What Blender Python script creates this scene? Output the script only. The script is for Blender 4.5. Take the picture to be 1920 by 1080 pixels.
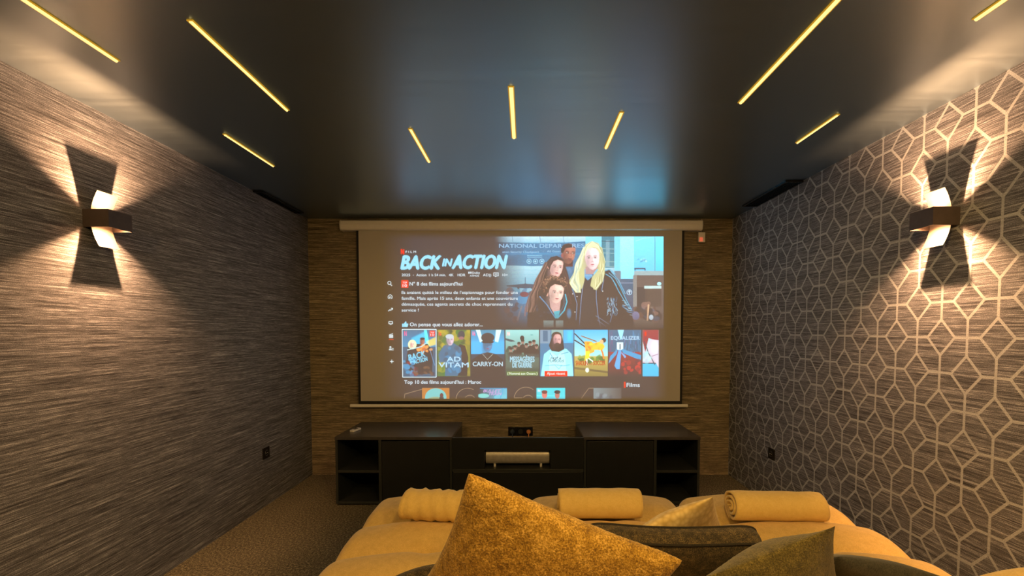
import bpy, math, random
import numpy as np
from mathutils import Vector, noise
C = bpy.context.scene.collection
R = math.radians
for o in list(bpy.data.objects): bpy.data.objects.remove(o)

# ---------------------------------------------------------------- camera, world, exposure
CAM_Z = 1.32; PITCH = R(2.3); F = 853.3; PX = 985.0; PY = 654.27
cd = bpy.data.cameras.new('camera'); cam = bpy.data.objects.new('camera', cd); C.objects.link(cam)
cam.location = (0, 0, CAM_Z); cam.rotation_euler = (R(90) - PITCH, 0, 0)
cd.sensor_width = 36; cd.lens = F / 1920 * 36
cd.shift_x = (960 - PX) / 1920; cd.shift_y = (PY - 540) / 1920
cd.clip_start = 0.05
bpy.context.scene.camera = cam
w = bpy.data.worlds.new('world'); bpy.context.scene.world = w; w.use_nodes = True
w.node_tree.nodes['Background'].inputs[0].default_value = (0.02, 0.02, 0.025, 1)
w.node_tree.nodes['Background'].inputs[1].default_value = 0.3
vs = bpy.context.scene.view_settings
vs.view_transform = 'Standard'; vs.look = 'None'; vs.exposure = 0.0; vs.gamma = 1; vs.use_curve_mapping = False

TEXT_STR = 1.25       # brightness of the projected lettering
PIC_STR = 1.9        # brightness of the projected picture
SCONCE_W = 80.0       # watts of each wall sconce
LED_STR = 1.6         # emission of the ceiling light lines
FILL_W = 56.0         # watts of each added fill lamp behind the camera
XL, XR, YB, YR, H = -1.955, 1.862, 4.13, -2.1, 2.325

def onY(x, y, Y):     # point of the plane at depth Y seen at a pixel of the photograph
    u = (x - PX) / F; v = (y - PY) / F
    r = np.array([u, math.cos(PITCH) - v * math.sin(PITCH), -math.sin(PITCH) - v * math.cos(PITCH)])
    r = r * Y / r[1]
    return (float(r[0]), float(Y), float(r[2] + CAM_Z))

# ---------------------------------------------------------------- object helpers
def tag(o, label=None, cat=None, group=None, kind=None):
    if label: o['label'] = label
    if cat: o['category'] = cat
    if group: o['group'] = group
    if kind: o['kind'] = kind
    return o

def thing(name, loc, label, cat, group=None):
    o = bpy.data.objects.new(name, None); C.objects.link(o)
    o.location = loc; o.empty_display_size = 0.05
    return tag(o, label, cat, group)

def rootloc(p):
    v = Vector((0, 0, 0))
    while p is not None:
        v += Vector(p.location); p = p.parent
    return v

class MB:
    def __init__(s): s.v = []; s.f = []
    def add(s, vs, fs):
        n = len(s.v); s.v += [tuple(map(float, p)) for p in vs]; s.f += [tuple(n + i for i in f) for f in fs]; return s
    def box(s, x0, x1, y0, y1, z0, z1):
        vs = [(x, y, z) for z in (z0, z1) for y in (y0, y1) for x in (x0, x1)]
        return s.add(vs, [(0, 2, 3, 1), (4, 5, 7, 6), (0, 1, 5, 4), (2, 6, 7, 3), (0, 4, 6, 2), (1, 3, 7, 5)])
    def prism(s, prof, axis, a, b):   # closed 2D profile pushed along an axis
        n = len(prof); vs = []
        for t in (a, b):
            for p, q in prof:
                vs.append({'x': (t, p, q), 'y': (p, t, q), 'z': (p, q, t)}[axis])
        fs = [tuple(range(n))[::-1], tuple(range(n, 2 * n))]
        fs += [(i, (i + 1) % n, n + (i + 1) % n, n + i) for i in range(n)]
        return s.add(vs, fs)
    def grid(s, fn, nu, nv, wrapu=False):
        vs = [fn(i / (nu if wrapu else nu - 1), j / (nv - 1)) for j in range(nv) for i in range(nu)]
        fs = []
        for j in range(nv - 1):
            for i in range(nu if wrapu else nu - 1):
                k = (i + 1) % nu
                fs.append((j * nu + i, j * nu + k, (j + 1) * nu + k, (j + 1) * nu + i))
        return s.add(vs, fs)
    def tube(s, pts, r, seg=10, closed=False):
        pts = [Vector(p) for p in pts]; n = len(pts); rings = []
        up = Vector((0, 0, 1))
        for i, p in enumerate(pts):
            a = pts[(i - 1) % n] if (closed or i) else p
            b = pts[(i + 1) % n] if (closed or i < n - 1) else p
            t = (b - a).normalized()
            s1 = t.cross(up)
            if s1.length < 0.05: s1 = t.cross(Vector((1, 0, 0)))
            s1.normalize(); s2 = t.cross(s1).normalized()
            rings.append([tuple(p + (s1 * math.cos(2 * math.pi * k / seg) + s2 * math.sin(2 * math.pi * k / seg)) * r) for k in range(seg)])
        vs = [q for rr in rings for q in rr]; fs = []
        m = n if closed else n - 1
        for i in range(m):
            j = (i + 1) % n
            for k in range(seg):
                l = (k + 1) % seg
                fs.append((i * seg + k, i * seg + l, j * seg + l, j * seg + k))
        if not closed: fs += [tuple(range(seg))[::-1], tuple((n - 1) * seg + k for k in range(seg))]
        return s.add(vs, fs)
    def disc(s, c, r, axis, h, seg=24):
        prof = [(math.cos(2 * math.pi * k / seg) * r, math.sin(2 * math.pi * k / seg) * r) for k in range(seg)]
        i = 'xyz'.index(axis); o = [j for j in range(3) if j != i]
        prof = [(p + c[o[0]], q + c[o[1]]) for p, q in prof]
        return s.prism(prof, axis, c[i], c[i] + h)

def build(name, mb, mat, parent=None, smooth=False, bevel=0, seg=2, subsurf=0):
    rl = rootloc(parent)
    me = bpy.data.meshes.new(name)
    me.from_pydata([(x - rl.x, y - rl.y, z - rl.z) for x, y, z in mb.v], [], mb.f)
    import bmesh
    bm = bmesh.new(); bm.from_mesh(me); bmesh.ops.recalc_face_normals(bm, faces=bm.faces); bm.to_mesh(me); bm.free()
    me.materials.append(mat)
    o = bpy.data.objects.new(name, me); C.objects.link(o)
    if parent: o.parent = parent
    if smooth:
        for p in me.polygons: p.use_smooth = True
    if bevel:
        b = o.modifiers.new('bevel', 'BEVEL'); b.width = bevel; b.segments = seg; b.limit_method = 'ANGLE'; b.angle_limit = R(40)
    if subsurf:
        b = o.modifiers.new('sub', 'SUBSURF'); b.levels = subsurf; b.render_levels = subsurf
    return o

def struct(name, mb, mat, **k): return tag(build(name, mb, mat, **k), kind='structure')

# ---------------------------------------------------------------- material helpers
class NT:
    def __init__(s, name):
        s.m = bpy.data.materials.new(name); s.m.use_nodes = True; s.t = s.m.node_tree
        s.b = s.t.nodes['Principled BSDF']
    def n(s, typ, **k):
        nd = s.t.nodes.new(typ)
        for a, b in k.items(): setattr(nd, a, b)
        return nd
    def l(s, a, b): s.t.links.new(a, b)
    def math(s, op, a, b=None, c=None, clamp=False):
        nd = s.n('ShaderNodeMath', operation=op); nd.use_clamp = clamp
        for i, q in enumerate((a, b, c)):
            if q is None: continue
            if isinstance(q, (int, float)): nd.inputs[i].default_value = q
            else: s.l(q, nd.inputs[i])
        return nd.outputs[0]
    def pos(s, scale=(1, 1, 1)):
        g = s.n('ShaderNodeNewGeometry'); mp = s.n('ShaderNodeMapping'); mp.inputs['Scale'].default_value = scale
        s.l(g.outputs['Position'], mp.inputs['Vector']); return mp.outputs[0]
    def obj(s, scale=(1, 1, 1)):
        g = s.n('ShaderNodeTexCoord'); mp = s.n('ShaderNodeMapping'); mp.inputs['Scale'].default_value = scale
        s.l(g.outputs['Object'], mp.inputs['Vector']); return mp.outputs[0]
    def noise(s, vec, scale=1, detail=3, rough=0.6):
        nd = s.n('ShaderNodeTexNoise'); nd.inputs['Scale'].default_value = scale
        nd.inputs['Detail'].default_value = detail; nd.inputs['Roughness'].default_value = rough
        s.l(vec, nd.inputs['Vector']); return nd.outputs['Fac']
    def ramp(s, fac, stops):
        nd = s.n('ShaderNodeValToRGB'); cr = nd.color_ramp
        while len(cr.elements) < len(stops): cr.elements.new(0.5)
        for e, (p, c) in zip(cr.elements, stops):
            e.position = p; e.color = (*c, 1) if len(c) == 3 else c
        s.l(fac, nd.inputs[0]); return nd.outputs[0]
    def mix(s, fac, a, b, typ='MIX'):
        nd = s.n('ShaderNodeMix', data_type='RGBA', blend_type=typ)
        for sock, q in ((nd.inputs[0], fac), (nd.inputs[6], a), (nd.inputs[7], b)):
            if isinstance(q, (int, float)): sock.default_value = q
            elif isinstance(q, tuple): sock.default_value = (*q, 1)
            else: s.l(q, sock)
        return nd.outputs[2]
    def bump(s, h, strength=0.3, dist=0.002):
        nd = s.n('ShaderNodeBump'); nd.inputs['Strength'].default_value = strength; nd.inputs['Distance'].default_value = dist
        s.l(h, nd.inputs['Height']); s.l(nd.outputs[0], s.b.inputs['Normal'])
    def base(s, c):
        if isinstance(c, tuple): s.b.inputs['Base Color'].default_value = (*c, 1)
        else: s.l(c, s.b.inputs['Base Color'])
    def set(s, **k):
        for a, b in k.items(): s.b.inputs[a.replace('_', ' ')].default_value = b
        return s

def plain(name, col, rough=0.5, metal=0.0, var=0.12, vs_=30, ior=1.5):
    t = NT(name); n = t.noise(t.obj(), vs_, 3)
    t.base(t.ramp(n, [(0.3, tuple(c * (1 - var) for c in col)), (0.7, tuple(min(1, c * (1 + var)) for c in col))]))
    t.set(Roughness=rough, Metallic=metal, IOR=ior); return t.m

def emit(name, col, strength, base=(0.5, 0.5, 0.5)):
    t = NT(name); t.base(base); t.set(Roughness=0.6, Emission_Strength=strength)
    t.b.inputs['Emission Color'].default_value = (*col, 1)
    return t.m

def grasscloth(name, axis, trellis=False):
    t = NT(name)
    s1 = (5.0, 0, 380) if axis == 'x' else (0, 5.0, 380)
    s2 = (22, 0, 850) if axis == 'x' else (0, 22, 850)
    s3 = (330, 0, 260) if axis == 'x' else (0, 330, 260)
    s4 = (1.8, 0, 120) if axis == 'x' else (0, 1.8, 120)
    a = t.noise(t.pos(s1), 1, 4, 0.65); b = t.noise(t.pos(s2), 1, 3, 0.7); c = t.noise(t.pos(s3), 1, 2); d = t.noise(t.pos(s4), 1, 2)
    h = t.math('ADD', t.math('MULTIPLY', a, 0.38), t.math('MULTIPLY', b, 0.26))
    h = t.math('ADD', h, t.math('MULTIPLY', c, 0.18)); h = t.math('ADD', h, t.math('MULTIPLY', d, 0.18))
    k = (1.0, 0.86, 0.55) if axis == 'x' else (0.84, 0.93, 1.15)  # amber light tinted into the back wall, screen's blue into the side walls
    col = t.ramp(h, [(q, tuple(a_ * b_ for a_, b_ in zip(cc, k))) for q, cc in [(0.42, (0.024, 0.022, 0.022)), (0.485, (0.14, 0.131, 0.128)), (0.535, (0.29, 0.272, 0.265)), (0.585, (0.72, 0.68, 0.65))]])
    if trellis:
        g = t.n('ShaderNodeNewGeometry'); sp = t.n('ShaderNodeSeparateXYZ'); t.l(g.outputs['Position'], sp.inputs[0])
        A, B, ha, va = 0.1225, 0.158, 0.0555, 0.0775
        def fold(q, off, per):   # mirrored repeat: 0..per
            m = t.math('PINGPONG', t.math('ADD', q, -off + 40 * per), per); return m
        u = fold(sp.outputs['Y'], 2.163, A); v = fold(sp.outputs['Z'], 1.29, B)
        def seg(ax, ay, bx, by):
            dx, dy = bx - ax, by - ay; L = dx * dx + dy * dy
            px = t.math('SUBTRACT', u, ax); py = t.math('SUBTRACT', v, ay)
            k = t.math('MULTIPLY', t.math('ADD', t.math('MULTIPLY', px, dx), t.math('MULTIPLY', py, dy)), 1 / L, clamp=True)
            ex = t.math('SUBTRACT', px, t.math('MULTIPLY', k, dx)); ey = t.math('SUBTRACT', py, t.math('MULTIPLY', k, dy))
            return t.math('SQRT', t.math('ADD', t.math('MULTIPLY', ex, ex), t.math('MULTIPLY', ey, ey)))
        ds = [seg(0, 0, ha, 0), seg(0, 0, 0, va), seg(A, B, A - ha, B), seg(A, B, A, B - va), seg(ha, 0, A, B - va), seg(0, va, A - ha, B)]
        dm = ds[0]
        for q in ds[1:]: dm = t.math('MINIMUM', dm, q)
        mr = t.n('ShaderNodeMapRange'); t.l(dm, mr.inputs[0])
        for i, q in enumerate((0.0050, 0.0062, 1, 0)): mr.inputs[i + 1].default_value = q
        lc = t.ramp(t.math('ADD', t.math('MULTIPLY', c, 0.5), t.math('MULTIPLY', b, 0.5)), [(0.40, (0.33, 0.36, 0.42)), (0.60, (0.66, 0.70, 0.78))])
        fac = t.math('MULTIPLY', mr.outputs[0], 0.92)
        col = t.mix(fac, col, lc)
    t.base(col); t.set(Roughness=0.62); t.bump(h, 0.35, 0.002)
    return t.m

M = {}
M['wall_left'] = grasscloth('grasscloth left', 'y')
M['wall_right'] = grasscloth('grasscloth trellis', 'y', True)
M['wall_back'] = grasscloth('grasscloth back', 'x')
def ceiling_mat():
    t = NT('ceiling paint'); a = t.noise(t.pos((1.2, 26, 1)), 1, 4)
    t.base(t.ramp(a, [(0.3, (0.016, 0.026, 0.040)), (0.7, (0.022, 0.035, 0.052))]))
    t.l(t.ramp(a, [(0.3, (0.33,) * 3), (0.7, (0.38,) * 3)]), t.b.inputs['Roughness'])
    t.set(IOR=3.1, Specular_IOR_Level=1.0, Specular_Tint=(0.70, 0.85, 1.0, 1)); t.bump(a, 0.05, 0.002); return t.m
M['ceiling'] = ceiling_mat()
def carpet_mat():
    t = NT('carpet'); a = t.noise(t.pos(), 85, 3, 0.7); b = t.noise(t.pos(), 260, 2); c = t.noise(t.pos(), 3, 2)
    h = t.math('ADD', t.math('MULTIPLY', a, 0.6), t.math('MULTIPLY', b, 0.4))
    col = t.ramp(h, [(0.42, (0.020, 0.017, 0.010)), (0.51, (0.105, 0.092, 0.056)), (0.60, (0.34, 0.31, 0.20))])
    t.base(t.mix(0.2, col, t.ramp(c, [(0.35, (0.09, 0.075, 0.055)), (0.65, (0.17, 0.14, 0.10))])))
    t.set(Roughness=0.95); t.bump(h, 1.0, 0.006); return t.m
M['carpet'] = carpet_mat()
def fabric(name, lo, hi, sc=220, rough=0.9, bs=0.4, bd=0.002, sheen=0.3, mid=None, p=(0.36, 0.64)):
    t = NT(name); a = t.noise(t.obj(), sc, 3, 0.65); b = t.noise(t.obj(), sc * 0.12, 2)
    h = t.math('ADD', t.math('MULTIPLY', a, 0.7), t.math('MULTIPLY', b, 0.3))
    st = [(p[0], lo), (p[1], hi)] if mid is None else [(p[0], lo), (0.5, mid), (p[1], hi)]
    t.base(t.ramp(h, st)); t.set(Roughness=rough, Sheen_Weight=sheen); t.bump(h, bs, bd); return t.m
M['sofa'] = fabric('sofa velvet', (0.58, 0.39, 0.11), (0.78, 0.56, 0.20), 340, bs=0.25)
M['towel'] = fabric('towel terry', (0.74, 0.52, 0.14), (0.88, 0.66, 0.24), 420, bs=0.6, bd=0.002)
M['mustard'] = fabric('mustard chenille', (0.17, 0.08, 0.006), (0.90, 0.60, 0.16), 260, bs=0.9, bd=0.004, mid=(0.46, 0.27, 0.025), sheen=0.3)
M['charcoal'] = fabric('charcoal tweed', (0.010, 0.008, 0.006), (0.26, 0.19, 0.08), 520, bs=0.9, bd=0.003, mid=(0.045, 0.035, 0.02), sheen=0.1)
M['piping'] = fabric('dark piping', (0.008, 0.007, 0.006), (0.03, 0.025, 0.018), 300, sheen=0.0)
M['olive'] = fabric('olive plush', (0.035, 0.028, 0.005), (0.25, 0.20, 0.06), 300, bs=0.8, bd=0.004, mid=(0.11, 0.088, 0.018))
M['slate'] = fabric('slate plush', (0.012, 0.014, 0.012), (0.07, 0.07, 0.05), 240, bs=0.5, bd=0.003)
def quilt_mat():
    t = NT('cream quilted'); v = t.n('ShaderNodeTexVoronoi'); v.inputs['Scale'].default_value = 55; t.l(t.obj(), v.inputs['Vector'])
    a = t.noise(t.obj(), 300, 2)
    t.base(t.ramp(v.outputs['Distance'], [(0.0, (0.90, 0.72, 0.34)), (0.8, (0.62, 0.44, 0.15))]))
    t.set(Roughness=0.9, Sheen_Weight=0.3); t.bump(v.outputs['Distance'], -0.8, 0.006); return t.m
M['cream'] = quilt_mat()
M['laminate'] = plain('black laminate', (0.010, 0.012, 0.014), 0.38, var=0.15, vs_=8)
M['laminate_top'] = plain('dark wood laminate', (0.055, 0.050, 0.050), 0.26, var=0.15, vs_=10)
M['edge'] = plain('dark edge band', (0.026, 0.030, 0.031), 0.35)
M['black'] = plain('matt black', (0.006, 0.006, 0.007), 0.6)
M['plastic_black'] = plain('gloss black plastic', (0.012, 0.012, 0.014), 0.25)
M['sconce'] = plain('sconce bronze', (0.085, 0.065, 0.058), 0.45, 0.2)
M['bow'] = plain('sconce champagne', (0.050, 0.041, 0.033), 0.6, 0.0)
M['casing'] = plain('casing white', (0.90, 0.88, 0.84), 0.4, var=0.02)
M['white'] = plain('white plastic', (0.75, 0.72, 0.68), 0.35)
M['silver'] = plain('silver metal', (0.62, 0.60, 0.58), 0.32, 0.5)
M['orange'] = plain('copper orange rubber', (0.75, 0.32, 0.12), 0.45)
M['blue'] = plain('dark blue rubber', (0.03, 0.05, 0.10), 0.45)
M['grille'] = plain('vent black', (0.004, 0.004, 0.005), 0.5)
M['led'] = emit('light line amber', (1.0, 0.66, 0.22), LED_STR)
M['led_halo'] = emit('light line halo', (1.0, 0.50, 0.02), 0.42, (0.3, 0.22, 0.1))  # halo of the light lines, put into a faintly glowing rim
M['diode'] = emit('warm diode', (1.0, 0.75, 0.5), 6.0)
M['red_led'] = emit('red indicator', (1.0, 0.10, 0.05), 0.55)
M['down'] = emit('fill lamp glass', (1.0, 0.7, 0.35), 4.0)
M['fabric'] = plain('screen fabric', (0.54, 0.52, 0.49), 0.75, var=0.01)
M['door'] = plain('rear door paint', (0.10, 0.09, 0.085), 0.5)

# ---------------------------------------------------------------- room shell
T = 0.12
struct('floor', MB().box(XL - T, XR + T, YR - T, YB + T, -0.1, 0), M['carpet'])
struct('ceiling', MB().box(XL - T, XR + T, YR - T, YB + T, H, H + 0.1), M['ceiling'])
struct('wall_left', MB().box(XL - T, XL, YR - T, YB + T, 0, H), M['wall_left'])
struct('wall_right', MB().box(XR, XR + T, YR - T, YB + T, 0, H), M['wall_right'])
struct('wall_back', MB().box(XL, XR, YB, YB + T, 0, H), M['wall_back'])
struct('wall_rear', MB().box(XL, XR, YR - T, YR, 0, H), M['wall_back'])
dr = struct('door_1', MB().box(-0.45, 0.40, YR, YR + 0.04, 0.0, 2.02), M['door'], bevel=0.004)
build('door_handle', MB().box(0.28, 0.36, YR + 0.05, YR + 0.065, 1.0, 1.02).box(0.345, 0.36, YR + 0.035, YR + 0.06, 0.99, 1.03), M['silver'], dr, bevel=0.003)

# ---------------------------------------------------------------- ceiling light lines
lines = [(-1.52, 0.90, 1.735, 'amber ceiling light line above the left wall sconce, cut by the top edge of the photo', 0.018),
         (-1.085, 1.514, 2.115, 'long amber ceiling light line crossing the upper left of the ceiling', 0.015),
         (-1.538, 2.368, 2.82, 'short thin amber ceiling light line beyond the left wall sconce, nearest the left wall vent', 0.012),
         (-0.573, 2.307, 2.75, 'short slanting amber ceiling light line over the left half of the screen', 0.016),
         (-0.059, 1.916, 2.413, 'amber ceiling light line running nearly straight at the middle of the ceiling', 0.020),
         (0.443, 2.135, 2.545, 'short amber ceiling light line over the right half of the screen, next to the middle one', 0.017),
         (0.948, 1.00, 2.047, 'longest amber ceiling light line, crossing the upper right of the ceiling', 0.018),
         (1.452, 2.156, 2.474, 'short thin amber ceiling light line beyond the right wall sconce', 0.012),
         (1.452, 0.90, 1.509, 'amber ceiling light line at the top right corner of the photo, nearest the right wall', 0.018),
         (-0.55, -0.6, 0.35, 'amber ceiling light line behind the camera to the left', 0.018),
         (0.15, -1.2, -0.3, 'amber ceiling light line behind the camera in the middle', 0.018),
         (0.75, -0.7, 0.2, 'amber ceiling light line behind the camera to the right', 0.018)]
for x, y0, y1, lab, wd in lines:
    r = thing('ceiling_light_line', (x, (y0 + y1) / 2, H), lab, 'ceiling light', 'amber light lines in the ceiling')
    hw = wd / 2
    m = MB()
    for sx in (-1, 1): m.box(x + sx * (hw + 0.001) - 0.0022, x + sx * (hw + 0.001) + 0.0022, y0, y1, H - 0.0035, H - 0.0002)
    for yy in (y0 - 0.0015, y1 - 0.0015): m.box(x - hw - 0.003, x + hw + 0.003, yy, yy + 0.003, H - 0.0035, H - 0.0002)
    build('halo_rim', m, M['led_halo'], r)  # glowing flanges stand in for the soft halo round the line
    prof = [(x - hw + 0.0015, H - 0.0003)] + [(x + (hw - 0.0015) * math.cos(a), H - 0.0003 - 0.009 * math.sin(a)) for a in [math.pi - k * math.pi / 8 for k in range(1, 8)]] + [(x + hw - 0.0015, H - 0.0003)]
    build('diffuser', MB().prism(prof, 'y', y0 + 0.0015, y1 - 0.0015), M['led'], r)

# ---------------------------------------------------------------- wall sconces
def sconce(xw, s, yc, zc, lab):   # xw wall plane, s = +1 the room lies towards +x
    r = thing('wall_sconce', (xw, yc, zc), lab, 'wall lamp', 'up and down wall sconces')
    X = lambda d: xw + s * d
    def bx(m, d0, d1, y0, y1, z0, z1):
        a, b = sorted((X(d0), X(d1))); return m.box(a, b, y0, y1, z0, z1)
    build('wall_plate', bx(MB(), 0, 0.006, yc - 0.052, yc + 0.052, zc - 0.036, zc + 0.036), M['sconce'], r, bevel=0.002)
    hb = 0.039; hw = 0.060
    m = MB()
    bx(m, 0.0, 0.116, yc - hw, yc - hw + 0.002, zc - hb, zc + hb)
    bx(m, 0.0, 0.116, yc + hw - 0.002, yc + hw, zc - hb, zc + hb)
    bx(m, 0.114, 0.116, yc - hw + 0.002, yc + hw - 0.002, zc - hb, zc + hb)
    build('band', m, M['sconce'], r)
    m = MB(); n = 20; hh = 0.123; wy = 0.0525
    prof = []
    for k in range(n + 1):
        h = -hh + 2 * hh * k / n; prof.append((0.028 + 0.035 * (h / hh) ** 2, h))
    back = [(d - 0.0015, h) for d, h in prof]
    m.prism([(X(d), zc + h) for d, h in prof] + [(X(d), zc + h) for d, h in back[::-1]], 'y', yc - wy, yc + wy)
    build('bow_plate', m, M['bow'], r)
    build('bracket', bx(MB(), 0.006, 0.0265, yc - 0.012, yc + 0.012, zc - 0.015, zc + 0.015), M['sconce'], r)
    build('lamp_diode', bx(MB(), 0.1125, 0.1139, yc - 0.008, yc + 0.008, zc - 0.012, zc + 0.012), M['diode'], r)
    for up in (0, 1):
        ld = bpy.data.lights.new('sconce bulb', 'SPOT'); ld.energy = SCONCE_W; ld.color = (1.0, 0.50, 0.21); ld.shadow_soft_size = 0.006
        ld.spot_size = R(138); ld.spot_blend = 1.0
        lo = bpy.data.objects.new('sconce_bulb', ld); C.objects.link(lo); lo.parent = r; lo.location = (s * 0.104, 0, 0); lo.rotation_euler = (R(180) * up, 0, 0)
    return r
sconce(XL, 1, 2.09, 1.818, 'bronze up and down sconce with a bow plate on the plain left wall')
sconce(XR, -1, 2.03, 1.812, 'bronze up and down sconce with a bow plate on the patterned right wall')
sconce(XL, 1, 0.35, 1.818, 'bronze sconce on the left wall level with the sofa back, nearer than the frame')
sconce(XR, -1, 0.35, 1.812, 'bronze sconce on the patterned right wall level with the sofa back, nearer than the frame')

# fill lamps added out of view to brighten the sofa from behind
for x, y, wd in ((-0.9, -0.2, 'left'), (1.2, -0.2, 'right'), (0.3, 0.55, 'sofa back')):
    r = thing('fill_downlight', (x, y, H), 'added round amber fill lamp in the ceiling behind the camera, %s one' % wd, 'ceiling light', 'added fill lamps')
    m = MB(); ring = lambda u, v: (x + math.cos(2 * math.pi * u) * (0.042 + 0.010 * v), y + math.sin(2 * math.pi * u) * (0.042 + 0.010 * v), H - 0.006 + 0.0055 * v)
    m.grid(ring, 32, 3, True); build('trim_ring', m, M['white'], r)
    build('lens', MB().disc((x, y, H - 0.003), 0.040, 'z', 0.0025), M['down'], r)
    ld = bpy.data.lights.new('down', 'SPOT'); ld.energy = FILL_W; ld.color = (1.0, 0.60, 0.19); ld.spot_size = R(142); ld.spot_blend = 0.5; ld.shadow_soft_size = 0.05
    lo = bpy.data.objects.new('fill_bulb', ld); C.objects.link(lo); lo.parent = r; lo.location = (0, 0, -0.06); lo.rotation_euler = (R(31), 0, 0)

# ---------------------------------------------------------------- ceiling vents
def vent(x0, x1, y0, y1, lab):
    r = thing('ceiling_vent', ((x0 + x1) / 2, (y0 + y1) / 2, H), lab, 'vent')
    m = MB(); f = 0.010; z0, z1 = H - 0.012, H - 0.0003
    m.box(x0, x1, y0, y0 + f, z0, z1).box(x0, x1, y1 - f, y1, z0, z1).box(x0, x0 + f, y0 + f, y1 - f, z0, z1).box(x1 - f, x1, y0 + f, y1 - f, z0, z1)
    build('frame', m, M['plastic_black'], r)
    build('backing', MB().box(x0 + f, x1 - f, y0 + f, y1 - f, H - 0.002, z1), M['grille'], r)
    k = max(2, int((x1 - x0 - 2 * f) / 0.018))
    for i in range(k):
        xx = x0 + f + (i + 0.5) * (x1 - x0 - 2 * f) / k
        build('slat', MB().box(xx - 0.0015, xx + 0.0015, y0 + f, y1 - f, H - 0.010, H - 0.002), M['grille'], r)
vent(XL + 0.001, XL + 0.072, 3.306, 3.91, 'narrow black linear ceiling vent beside the left wall near the screen')
vent(1.740, XR - 0.001, 3.086, 3.695, 'wide black ceiling vent beside the patterned right wall near the screen')

# ---------------------------------------------------------------- sockets
def socket_side(xw, s, yc, zc, lab):
    r = thing('wall_socket', (xw, yc, zc), lab, 'socket', 'single wall sockets')
    X = lambda d: xw + s * d
    a, b = sorted((X(0), X(0.009))); build('face_plate', MB().box(a, b, yc - 0.042, yc + 0.042, zc - 0.042, zc + 0.042), M['plastic_black'], r, bevel=0.003)
    m = MB(); ring = lambda u, v: (X(0.009 + 0.003 * math.sin(math.pi * v)), yc + math.cos(2 * math.pi * u) * (0.018 + 0.004 * v), zc + math.sin(2 * math.pi * u) * (0.018 + 0.004 * v))
    m.grid(ring, 28, 5, True); build('socket_ring', m, M['edge'], r, smooth=True)
    m = MB()
    for dy in (-0.0095, 0.0095): m.disc((X(0.0095) - (0.002 if s < 0 else 0), yc + dy, zc), 0.0028, 'x', 0.002, 12)
    build('contact', m, M['silver'], r)
socket_side(XL, 1, 3.39, 0.402, 'single black wall socket low on the left wall')
socket_side(XR, -1, 3.40, 0.391, 'single black wall socket low on the patterned right wall')

r = thing('triple_socket', (-0.044, YB, 0.401), 'triple black wall socket below the screen with two plugs in it', 'socket')
build('face_plate', MB().box(-0.156, 0.068, YB - 0.010, YB, 0.360, 0.442), M['plastic_black'], r, bevel=0.003)
for xx in (-0.118, -0.044, 0.030):
    m = MB(); m.grid(lambda u, v: (xx + math.cos(2 * math.pi * u) * (0.020 + 0.004 * v), YB - 0.010 - 0.003 * math.sin(math.pi * v), 0.401 + math.sin(2 * math.pi * u) * (0.020 + 0.004 * v)), 28, 5, True)
    m.disc((xx, YB - 0.0115, 0.401), 0.020, 'y', 0.001)
    build('socket_well', m, M['edge'], r, smooth=False)
def plug(x, mat, lab, cordx):
    r = thing('power_plug', (x, YB - 0.012, 0.401), lab, 'plug')
    m = MB().disc((x, YB - 0.036, 0.401), 0.019, 'y', 0.024, 20).disc((x, YB - 0.046, 0.401), 0.012, 'y', 0.010, 20)
    build('plug_body', m, mat, r, bevel=0.003)
    pts = [(x, YB - 0.046, 0.398)] + [(x + (cordx - x) * t, YB - 0.055 + 0.035 * t, 0.395 - 0.39 * t ** 0.85) for t in [k / 14 for k in range(1, 15)]]
    build('cord', MB().tube(pts, 0.0042, 8), mat, r, smooth=True)
plug(-0.118, M['blue'], 'dark blue plug and cord in the left opening of the triple socket', -0.10)
plug(0.030, M['orange'], 'copper orange plug and cord in the right opening of the triple socket', 0.045)

# ---------------------------------------------------------------- media cabinets
YF, YK = 3.387, 3.947
def side_unit(x0, x1, shelf_left, lab):
    r = thing('media_cabinet', ((x0 + x1) / 2, YF, 0), lab, 'cabinet', 'cabinets flanking the media unit')
    t = 0.018
    build('top_panel', MB().box(x0 - 0.002, x1 + 0.002, YF - 0.004, YK, 0.500, 0.524), M['laminate_top'], r, bevel=0.0015)
    build('side_panel', MB().box(x0, x0 + t, YF, YK, 0.012, 0.500), M['edge'], r, bevel=0.001)
    build('side_panel', MB().box(x1 - t, x1, YF, YK, 0.012, 0.500), M['edge'], r, bevel=0.001)
    build('bottom_panel', MB().box(x0 + t, x1 - t, YF + 0.001, YK, 0.012, 0.030), M['edge'], r, bevel=0.001)
    build('plinth', MB().box(x0 + 0.01, x1 - 0.01, YF + 0.03, YK - 0.02, 0.0, 0.012), M['black'], r)
    build('back_panel', MB().box(x0 + t, x1 - t, YK - 0.008, YK, 0.030, 0.500), M['black'], r)
    if shelf_left: dv = x0 + 0.325; a0, a1, d0, d1 = x0 + t, dv, dv + 0.022, x1 - t
    else: dv = x1 - 0.347; a0, a1, d0, d1 = dv + 0.022, x1 - t, x0 + t, dv
    build('divider', MB().box(dv, dv + 0.022, YF, YK - 0.008, 0.030, 0.500), M['edge'], r, bevel=0.001)
    build('shelf', MB().box(a0, a1, YF + 0.004, YK - 0.008, 0.249, 0.268), M['edge'], r, bevel=0.001)
    build('door', MB().box(d0 + 0.003, d1 - 0.003, YF - 0.001, YF + 0.017, 0.034, 0.490), M['laminate'], r, bevel=0.0015)
side_unit(-1.429, -0.552, True, 'tall dark cabinet left of the media unit, open shelves at its left and a door')
side_unit(0.440, 1.313, False, 'tall dark cabinet right of the media unit, a door and open shelves at its right')

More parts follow.
